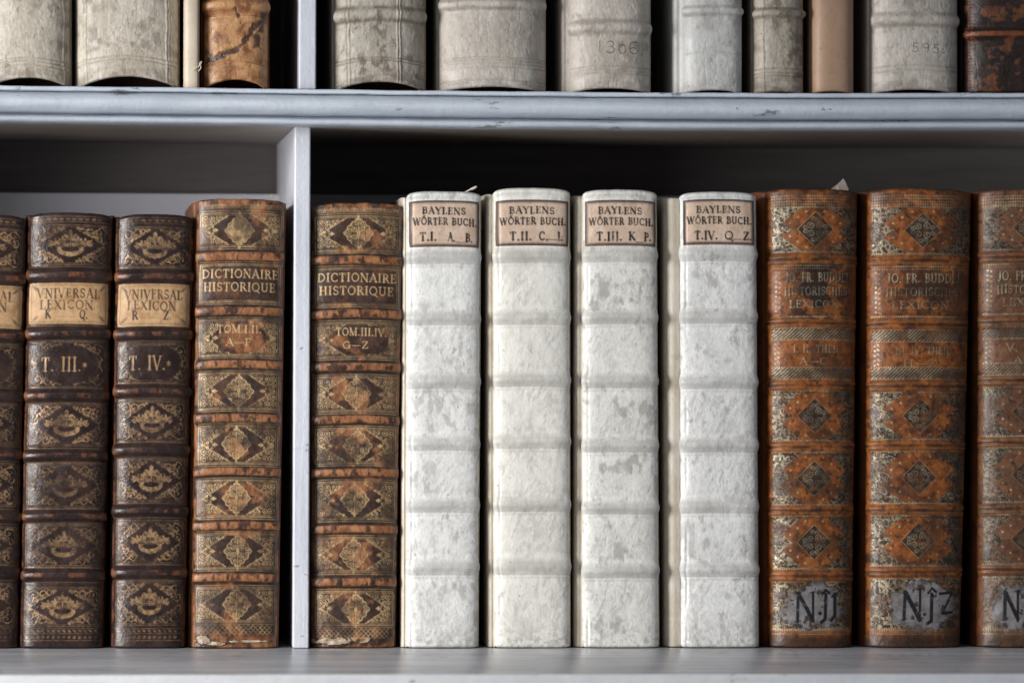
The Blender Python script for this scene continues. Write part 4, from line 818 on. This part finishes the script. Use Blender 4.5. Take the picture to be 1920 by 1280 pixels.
build_book(dictio(22, tl=(584.5, 383.5), tr=(757, 383.5), bl=(585, 1212), br=(741.5, 1212), bands=[(490, 10.5, .0022), (590.5, 10, .0022), (689, 10, .0022), (788, 10, .0022), (887, 9.5, .0022), (992, 9.5, .0022), (1090.5, 10, .0022)],
    panels=[(408, 473), (505, 574), (607, 672), (708, 773), (804, 870), (904, 974), (1008, 1072), (1108, 1171)], Y=0.004, vol='TOM.III.IV.', volw=0.57, volx=0.555, torn=[(40, 1200, 42, 7), (95, 1197, 26, 6)], rng='G-Z', solid=0.0,
    label='mottled brown gilt book right of the upright, lettered TOM. III. IV. G to Z', group=GD))

def bayl(seed, **k):
    c = dict(n=3.4, b=0.009, seed=seed, paint=paint_bayl, bow=1.5, crown=3.5, cap=0.0045, ro=3, bandpow=2.0, bdrop=10, rec=0.004, early=True, tk=0.006, lumpy=0.8,
        mat=mat_vellum('white_pigskin_%d' % seed, srgb(*k.get('tone', (222, 220, 213))), srgb(*[v-k.get('mot', 11) for v in k.get('tone', (222, 220, 213))]), srgb(150, 146, 139), seed, k.get('dirt', 0.7), bump=k.get('bmp', 0.16)),
        boardmat=mat_vellum('white_pigskin_boards_%d' % seed, srgb(206, 198, 183), srgb(184, 171, 150), srgb(136, 118, 96), seed+5, 0.3, bump=0.5),  # warm shade of the gaps between volumes partly toned into the board colour
        partnames={50: 'title_label'}, partlabels={50: 'pinkish tan paper label with dark toothed border'},
        partmats={50: mat_label('pink_label_%d' % seed, srgb(204, 180, 160), srgb(186, 160, 138), seed)})
    c.update(k); return c
GB = 'white bound volumes with small paper labels'
bh = .0034
build_book(bayl(31, tl=(765, 360), tr=(902, 360), bl=(763, 1214.5), br=(897, 1214.5), lo=10, tone=(224, 223, 219), smudge=0.62, dirt=0.8, bmp=0.22, lab=(376.5, 464), bands=[(482, 12, bh), (597, 12, bh), (715, 13, bh), (832, 12, bh), (948, 12, bh*.9), (1064, 13, bh)], vol=[('T.I.', .27, .24, 0), ('A.', .60, .10, 1), ('B.', .85, .10, 2)], dash=(.66, .80, 3), slope=0.02,
    label='white bound book with label T. I. A to B, beside the gilt brown book', group=GB))
build_book(bayl(32, tl=(927, 354), tr=(1069, 354), bl=(929, 1214), br=(1070, 1214), lo=13, tone=(223, 220, 211), smudge=0.35, dirt=0.5, bmp=0.12, lab=(375.5, 462), bands=[(480.5, 12, bh), (596, 12, bh), (712, 12, bh), (828, 12, bh), (946, 12, bh), (1062, 14, bh)], vol=[('T.II.', .34, .30, 0), ('C.', .65, .12, 0), ('I.', .88, .07, 0)], dash=(.70, .83, -1), slope=0.005,
    label='white bound book with label T. II. C to I', group=GB))
build_book(bayl(33, tl=(1095, 357), tr=(1232, 357), bl=(1093, 1214), br=(1237, 1214), lo=15, tone=(220, 218, 211), smudge=0.85, dirt=0.8, lab=(376, 462), bands=[(479, 12, bh), (595, 12, bh), (714.6, 12, bh), (835, 12, bh), (952, 11, bh), (1070, 12, bh)], vol=[('T.III.', .34, .36, 0), ('K', .66, .10, 0), ('P.', .88, .10, 0)], dash=(.72, .82, 3), slope=0.01,
    label='white bound book with label T. III. K to P', group=GB))
build_book(bayl(34, tl=(1277, 361), tr=(1419, 361), bl=(1279, 1215), br=(1424.5, 1215), lo=30, rec=0.006, tone=(221, 220, 217), smudge=0.7, dirt=0.95, mot=14, lab=(374, 460), lx=(4, 139), bands=[(477, 12, bh), (594, 12, bh), (716.5, 12, bh), (835.6, 12, bh), (950, 12, bh), (1069, 12, bh)], vol=[('T.IV.', .32, .32, 0), ('Q', .64, .12, 0), ('Z.', .90, .12, 0)], dash=(.69, .82, 0), slope=0.005,
    label='white bound book with label T. IV. Q to Z, beside the orange brown books', group=GB))

def budde(seed, **k):
    c = dict(n=2.4, b=0.019, seed=seed, paint=paint_budde, bow=2.0, crown=3, cap=0.003, lo=18, ro=6, rec=0.010, bdrop=3, gk=1.0, burn=0.8, ragged=1.0,
        mat=mat_leather('orange_calf_%d' % seed, k.get('dk', srgb(50, 37, 29)), srgb(34, 26, 22), srgb(60, 42, 31), GOLD_S, seed, (50, 0.4, 0.65), 0.44, (srgb(150, 94, 44), srgb(106, 62, 32)), 0.35, bump=0.40, spec=0.38,
            tan_col=k.get('tc', (srgb(104, 58, 27), srgb(155, 91, 41)))),
        boardmat=mat_leather('orange_boards_%d' % seed, srgb(118, 68, 36), srgb(88, 50, 28), srgb(70, 42, 25), GOLD_S, seed+3, (40, 0.4, 0.65), 0.5, (srgb(122, 70, 37), srgb(88, 50, 28))),
        partnames={51: 'shelf_mark'}, partlabels={51: 'flaking grey patch with black ink shelf mark'},
        partmats={51: mat_label('grey_mark_%d' % seed, srgb(128, 125, 126), srgb(100, 95, 94), seed, (0.009, 0.008, 0.011, 1), (0.05, 0.032, 0.02, 1))})
    c.update(k); return c
GO = 'orange brown volumes with inked shelf marks'
N_II = [([(-34, -25), (-35, 28)], 5.5), ([(-34, -25), (-5, 27)], 6.5), ([(-5, -26), (-5, 28)], 4.5), ([(20, -22), (19, 24), (11, 30)], 6), ([(13, -23), (20, -30), (27, -24)], 4.5), ([(8, 13), (9, 13)], 6), ([(38, -18), (38, 18), (31, 26)], 6), ([(32, -18), (38, -24), (45, -19)], 4)]
N_IZ = [([(-38, -25), (-40, 25)], 6), ([(-38, -26), (-9, 26)], 7.5), ([(-9, -31), (-9, 28)], 4.5), ([(14, -22), (14, 28), (6, 33)], 6), ([(7, -24), (14, -33), (22, -26)], 4.5), ([(30, -23), (55, -25), (36, 14), (56, 12)], 4.5), ([(0, 16), (1, 16)], 5)]
N_I3 = [([(-28, -24), (-29, 25)], 6), ([(-28, -26), (-4, 24)], 7), ([(-4, -28), (-4, 28)], 4.5), ([(18, -20), (18, 26), (10, 31)], 6), ([(11, -22), (18, -30), (26, -24)], 4.5), ([(36, -18), (36, 22)], 5.5)]
KN = ['p', 't', 'v', 'p', 'p', 'p', 's']
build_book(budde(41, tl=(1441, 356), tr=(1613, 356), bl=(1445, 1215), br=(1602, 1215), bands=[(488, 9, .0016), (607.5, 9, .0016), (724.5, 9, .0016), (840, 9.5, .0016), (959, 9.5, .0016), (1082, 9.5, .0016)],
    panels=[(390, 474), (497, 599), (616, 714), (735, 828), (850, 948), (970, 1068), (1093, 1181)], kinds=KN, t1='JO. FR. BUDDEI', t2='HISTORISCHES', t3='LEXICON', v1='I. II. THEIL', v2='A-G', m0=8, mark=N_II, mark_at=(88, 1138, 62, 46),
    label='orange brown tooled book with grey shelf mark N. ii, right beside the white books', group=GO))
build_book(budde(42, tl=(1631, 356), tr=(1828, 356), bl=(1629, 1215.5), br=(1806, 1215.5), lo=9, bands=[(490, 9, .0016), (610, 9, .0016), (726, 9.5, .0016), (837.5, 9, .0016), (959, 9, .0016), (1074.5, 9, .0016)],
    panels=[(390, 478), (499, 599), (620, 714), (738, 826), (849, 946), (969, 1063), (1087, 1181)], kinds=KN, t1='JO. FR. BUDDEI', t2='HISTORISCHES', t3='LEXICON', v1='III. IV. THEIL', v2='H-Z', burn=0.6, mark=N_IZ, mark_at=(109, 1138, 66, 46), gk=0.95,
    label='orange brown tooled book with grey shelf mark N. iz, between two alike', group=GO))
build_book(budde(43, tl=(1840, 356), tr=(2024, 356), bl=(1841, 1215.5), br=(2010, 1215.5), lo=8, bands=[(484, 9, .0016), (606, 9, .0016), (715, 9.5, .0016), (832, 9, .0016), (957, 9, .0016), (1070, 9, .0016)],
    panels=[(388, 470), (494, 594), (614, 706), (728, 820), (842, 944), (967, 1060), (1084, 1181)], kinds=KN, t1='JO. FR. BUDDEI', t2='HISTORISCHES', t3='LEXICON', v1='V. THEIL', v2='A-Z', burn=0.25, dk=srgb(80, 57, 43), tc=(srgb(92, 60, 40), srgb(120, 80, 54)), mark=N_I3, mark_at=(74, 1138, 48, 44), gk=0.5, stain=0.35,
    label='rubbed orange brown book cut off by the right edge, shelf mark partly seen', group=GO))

# ---- upper row
YU = -0.012
def upper(seed, xl, xr, yb, arch, label, **k):
    xm = P((xl+xr)/2, yb, YU)[0]
    c = dict(n=2.3, b=0.020, seed=seed, paint=paint_upper, step=1.25, Y=YU, tl=(xl, -330), tr=(xr, -330), bl=(xl, yb), br=(xr, yb), arch=arch, bow=2, archpow=5, cap=0.0030, lo=4, ro=4, tk=0.005, rec=0.004, lumpy=1.3,
        zb=ZS+float(sagz(np.array(xm))), label=label, bands=[], partnames={}, partmats={}, group='bound volumes on the upper shelf')
    c.update(k); 
    if 'boardmat' not in c: c['boardmat'] = c['mat']
    return build_book(c)
def vel(nm, a, b_, c, seed, **k): return mat_vellum(nm, srgb(*a), srgb(*b_), srgb(*c), seed, **k)
cream = ((196, 187, 172), (172, 161, 145), (100, 87, 73)); grey = ((192, 184, 174), (172, 163, 151), (108, 95, 83)); pale = ((200, 199, 195), (182, 179, 174), (122, 114, 106))
upper(51, -22, 131, 161, 16, 'cream vellum book cut off by the left edge on the upper shelf', mat=vel('cream_vellum', *cream, 51, dirt=0.75, bump=0.5), dirt=0.7, lines=[118, 125, 133], ridges=[142])
upper(52, 145, 335, 162, 20, 'broad cream vellum book with hollow arched foot, next to a thin pamphlet', mat=vel('cream_vellum', *cream, 52, dirt=0.7, bump=0.55), dirt=0.6, lines=[116, 124], ridges=[12, 17, 168, 173, 178], n=2.5, lo=3)
upper(54, 383, 503, 168, 17, 'light brown calf book with a dark diagonal scar on the upper shelf', dirt=0.6, lines=[33, 127], bands=[(14, 12, .0040)], lo=7, b=0.016, n=2.8,
    mat=mat_leather('scarred_calf', srgb(184, 138, 94), srgb(112, 70, 42), srgb(150, 104, 68), GOLD, 54, (58, 0.44, 0.66), 0.42, (srgb(150, 88, 48), srgb(112, 64, 36)), ink_col=srgb(46, 33, 33), bump=0.45),
    boardmat=mat_leather('scarred_calf_boards', srgb(150, 88, 44), srgb(116, 64, 32), srgb(90, 50, 28), GOLD, 55, (50, 0.4, 0.62), 0.5, (srgb(150, 88, 44), srgb(116, 64, 32))),
    scar=[([(112, 42), (96, 54), (88, 62), (76, 88), (62, 104), (40, 114), (6, 121)], 8), ([(60, 24), (68, 50)], 3), ([(99, 76), (100, 92)], 10), ([(112, 30), (108, 60)], 8), ([(8, 116), (34, 120)], 7)])
upper(55, 630, 799, 170, 16, 'grimy grey vellum book with a raised band, right of the upright', mat=vel('grey_vellum', (176, 168, 155), (148, 138, 124), (88, 76, 63), 55, dirt=0.9, bump=0.6), dirt=0.9, lines=[118, 124], bands=[(31, 12, .0042)], ridges=[20, 26, 116, 121], lo=6, n=2.5)
upper(56, 827, 1026, 171, 9, 'broad grey vellum book with several ruled lines near its foot', mat=vel('grey_vellum', *grey, 56, dirt=0.5), dirt=0.5, lines=[112, 118, 124, 131, 156], bands=[(9, 9, .0036)], lo=5, b=0.024)
upper(57, 1071, 1223, 172, 8, 'grey vellum book with 1306. pencilled on it', mat=vel('grey_vellum', *grey, 57, dirt=0.5), dirt=0.5, lines=[128, 136, 141], bands=[(52, 11, .0036)], lo=14, texts=[('1306.', 92, 103, 23, 92, 0.9)], n=2.6)
upper(58, 1284, 1393, 175, 6, 'pale narrow vellum book, light grey with one thin raised band', mat=vel('pale_vellum', *pale, 58, dirt=0.4), dirt=0.35, lines=[101], bands=[(22, 8, .0034)], lo=17, n=3.2, b=0.014, ridges=[4])
upper(59, 1417, 1509, 176, 4, 'narrow stained vellum book left of the plain tan book', mat=vel('stained_vellum', (172, 163, 149), (148, 138, 124), (94, 82, 68), 59, dirt=0.8, bump=0.6), dirt=0.8, lines=[132, 140, 146], bands=[(26.5, 8, .0034)], lo=4, n=2.6, b=0.016, ridges=[16])
upper(60, 1526, 1603, 176, 4, 'plain tan paper covered book without bands on the upper shelf', dirt=0.1, crease=0.2, lumpy=0.4, lo=3, n=3.0, b=0.014, mat=vel('tan_paper', (164, 134, 111), (154, 124, 101), (130, 102, 82), 60, dirt=0.15, bump=0.1))
upper(61, 1640, 1801, 176, 7, 'grey vellum book with three pencilled figures, beside a dark brown book', mat=vel('grey_vellum', *grey, 61, dirt=0.5), dirt=0.55, lines=[128, 137], bands=[(39.5, 11, .0036)], lo=8, texts=[('595.', 101, 103, 18, 66, 0.9)], n=2.8, ridges=[5])
upper(62, 1814, 1990, 178, 3, 'dark brown flame marbled book cut off by the right edge, upper shelf', dirt=0.4, flames=True, bands=[(67, 9, .0030)], lo=5, n=2.8,
    mat=mat_leather('dark_marbled_calf', srgb(32, 21, 16), srgb(44, 27, 19), srgb(56, 34, 23), GOLD, 62, (60, 0.4, 0.62), 0.5, (srgb(140, 76, 40), srgb(110, 58, 32)), tan_col=(srgb(104, 60, 34), srgb(82, 48, 28))))

# thin pamphlet: folded paper wrapper round a few leaves
def pamphlet():
    zb = ZS+float(sagz(np.array(P(358, 160, YU)[0]))); xa, xb = P(346, 160, YU-.004)[0], P(374, 160, YU-.004)[0]
    o = empty('pamphlet', ((xa+xb)/2, 0.1, zb), 'thin cream paper pamphlet standing between the vellum and brown calf books', 'pamphlet', None)
    m = vel('cream_paper', (204, 190, 170), (188, 172, 150), (150, 130, 106), 53, dirt=0.25, bump=0.2)
    sec = smooth_poly([(xa, 0.2), (xa-.0006, 0.02), (xa-.0004, YU+.004), (xa+.001, YU-.003), (xa+.004, YU-.005), (xb-.003, YU-.005), (xb-.0008, YU-.003), (xb, YU+.004), (xb+.0003, 0.02), (xb, 0.2)], 5)
    inn = [(x*0.86+(xa+xb)/2*0.14, y+0.0016) for x, y in sec[::-1]]
    sweep('wrapper', sec+inn, 0, 0, zb+0.0006, zb+0.205, o.location, m, o, 0.0004)
    sweep('text_block', [(xa+.002, YU+.002), (xb-.002, YU+.002), (xb-.002, .198), (xa+.002, .198)], 0, 0, zb+0.0025, zb+0.2, o.location, MAT_PAGES, o, 0.0003)
    # torn scrap of the tie still caught at its foot
    pts = [(372, 134), (377, 127), (374, 120), (378, 116), (374, 124), (366, 128), (362, 133)]
    tube('tie_scrap', [(P(a, b_, YU-.007)[0], YU-.007-0.001*i % 3*.001, P(a, b_, YU-.007)[1]) for i, (a, b_) in enumerate(pts)], 0.0005, m, o)
def tube(name, pts, r, mat, parent=None, tag=None, nside=8):
    pts = [Vector(p) for p in pts]; sm = []
    for i in range(len(pts)-1):
        a, b_, c, d = pts[max(i-1, 0)], pts[i], pts[i+1], pts[min(i+2, len(pts)-1)]
        for t in np.linspace(0, 1, 6, endpoint=False): sm.append(0.5*((2*b_)+(c-a)*t+(2*a-5*b_+4*c-d)*t*t+(-a+3*b_-3*c+d)*t**3))
    sm.append(pts[-1]); org = parent.location if parent else sm[0]; V, F = [], []
    for i, p in enumerate(sm):
        t = (sm[min(i+1, len(sm)-1)]-sm[max(i-1, 0)]).normalized(); u = t.cross(Vector((0.3, 1, 0.2))).normalized(); v = t.cross(u)
        for k in range(nside): V.append(tuple(p+(u*math.cos(2*math.pi*k/nside)+v*math.sin(2*math.pi*k/nside))*r-org))
    n = nside
    for i in range(len(sm)-1):
        for k in range(n): F.append((i*n+k, i*n+(k+1) % n, (i+1)*n+(k+1) % n, (i+1)*n+k))
    F += [tuple(range(n))[::-1], tuple((len(sm)-1)*n+k for k in range(n))]
    o = link(name, mesh_from(name, V, F, True), mat, parent)
    if not parent: o.location = org
    return o
pamphlet()
def paper_slip(name, outline, Y, tilt, mat, label, cat):
    p3 = [(P(a, b_, Y)[0], Y+tilt*i, P(a, b_, Y)[1]) for i, (a, b_) in enumerate(outline)]
    c = np.mean(p3, 0); n = len(p3); V = [tuple(np.array(p)-c) for p in p3]+[tuple(np.array(p)-c+np.array([0, .0004, 0])) for p in p3]
    F = [tuple(range(n)), tuple(range(n, 2*n))[::-1]]+[(i, n+i, n+(i+1) % n, (i+1) % n) for i in range(n)]
    o = link(name, mesh_from(name, V, F, False), mat); o.location = c; o['label'] = label; o['category'] = cat; return o
MS = mat_plain('slip_paper', srgb(214, 200, 192), srgb(196, 180, 170), 8, 0.8)
paper_slip('paper_slip', [(1556, 356), (1570, 346), (1582, 334.5), (1587, 343), (1592, 354), (1590, 420), (1560, 420)], 0.05, 0.0008, MS, 'pale folded paper slip sticking up behind the book marked N. ii', 'paper slip')
paper_slip('paper_slip', [(499, 376), (505, 370), (510, 363.5), (511.5, 371), (512, 380), (512, 430), (500, 430)], 0.035, 0.0006, MS, 'tiny paper corner poking out above the gilt book left of the upright', 'paper slip')
th_ = tube('loose_thread', [(P(a, b_, y_)[0], y_, P(a, b_, y_)[1]) for a, b_, y_ in ((872, 361, .013), (880, 356.5, .012), (886, 353, .010), (893, 350, .010), (891, 352.5, .009), (884, 355.5, .009))], 0.0007, MS)
th_['label'] = 'frayed white thread on top of the white book labelled T. I.'; th_['category'] = 'thread'
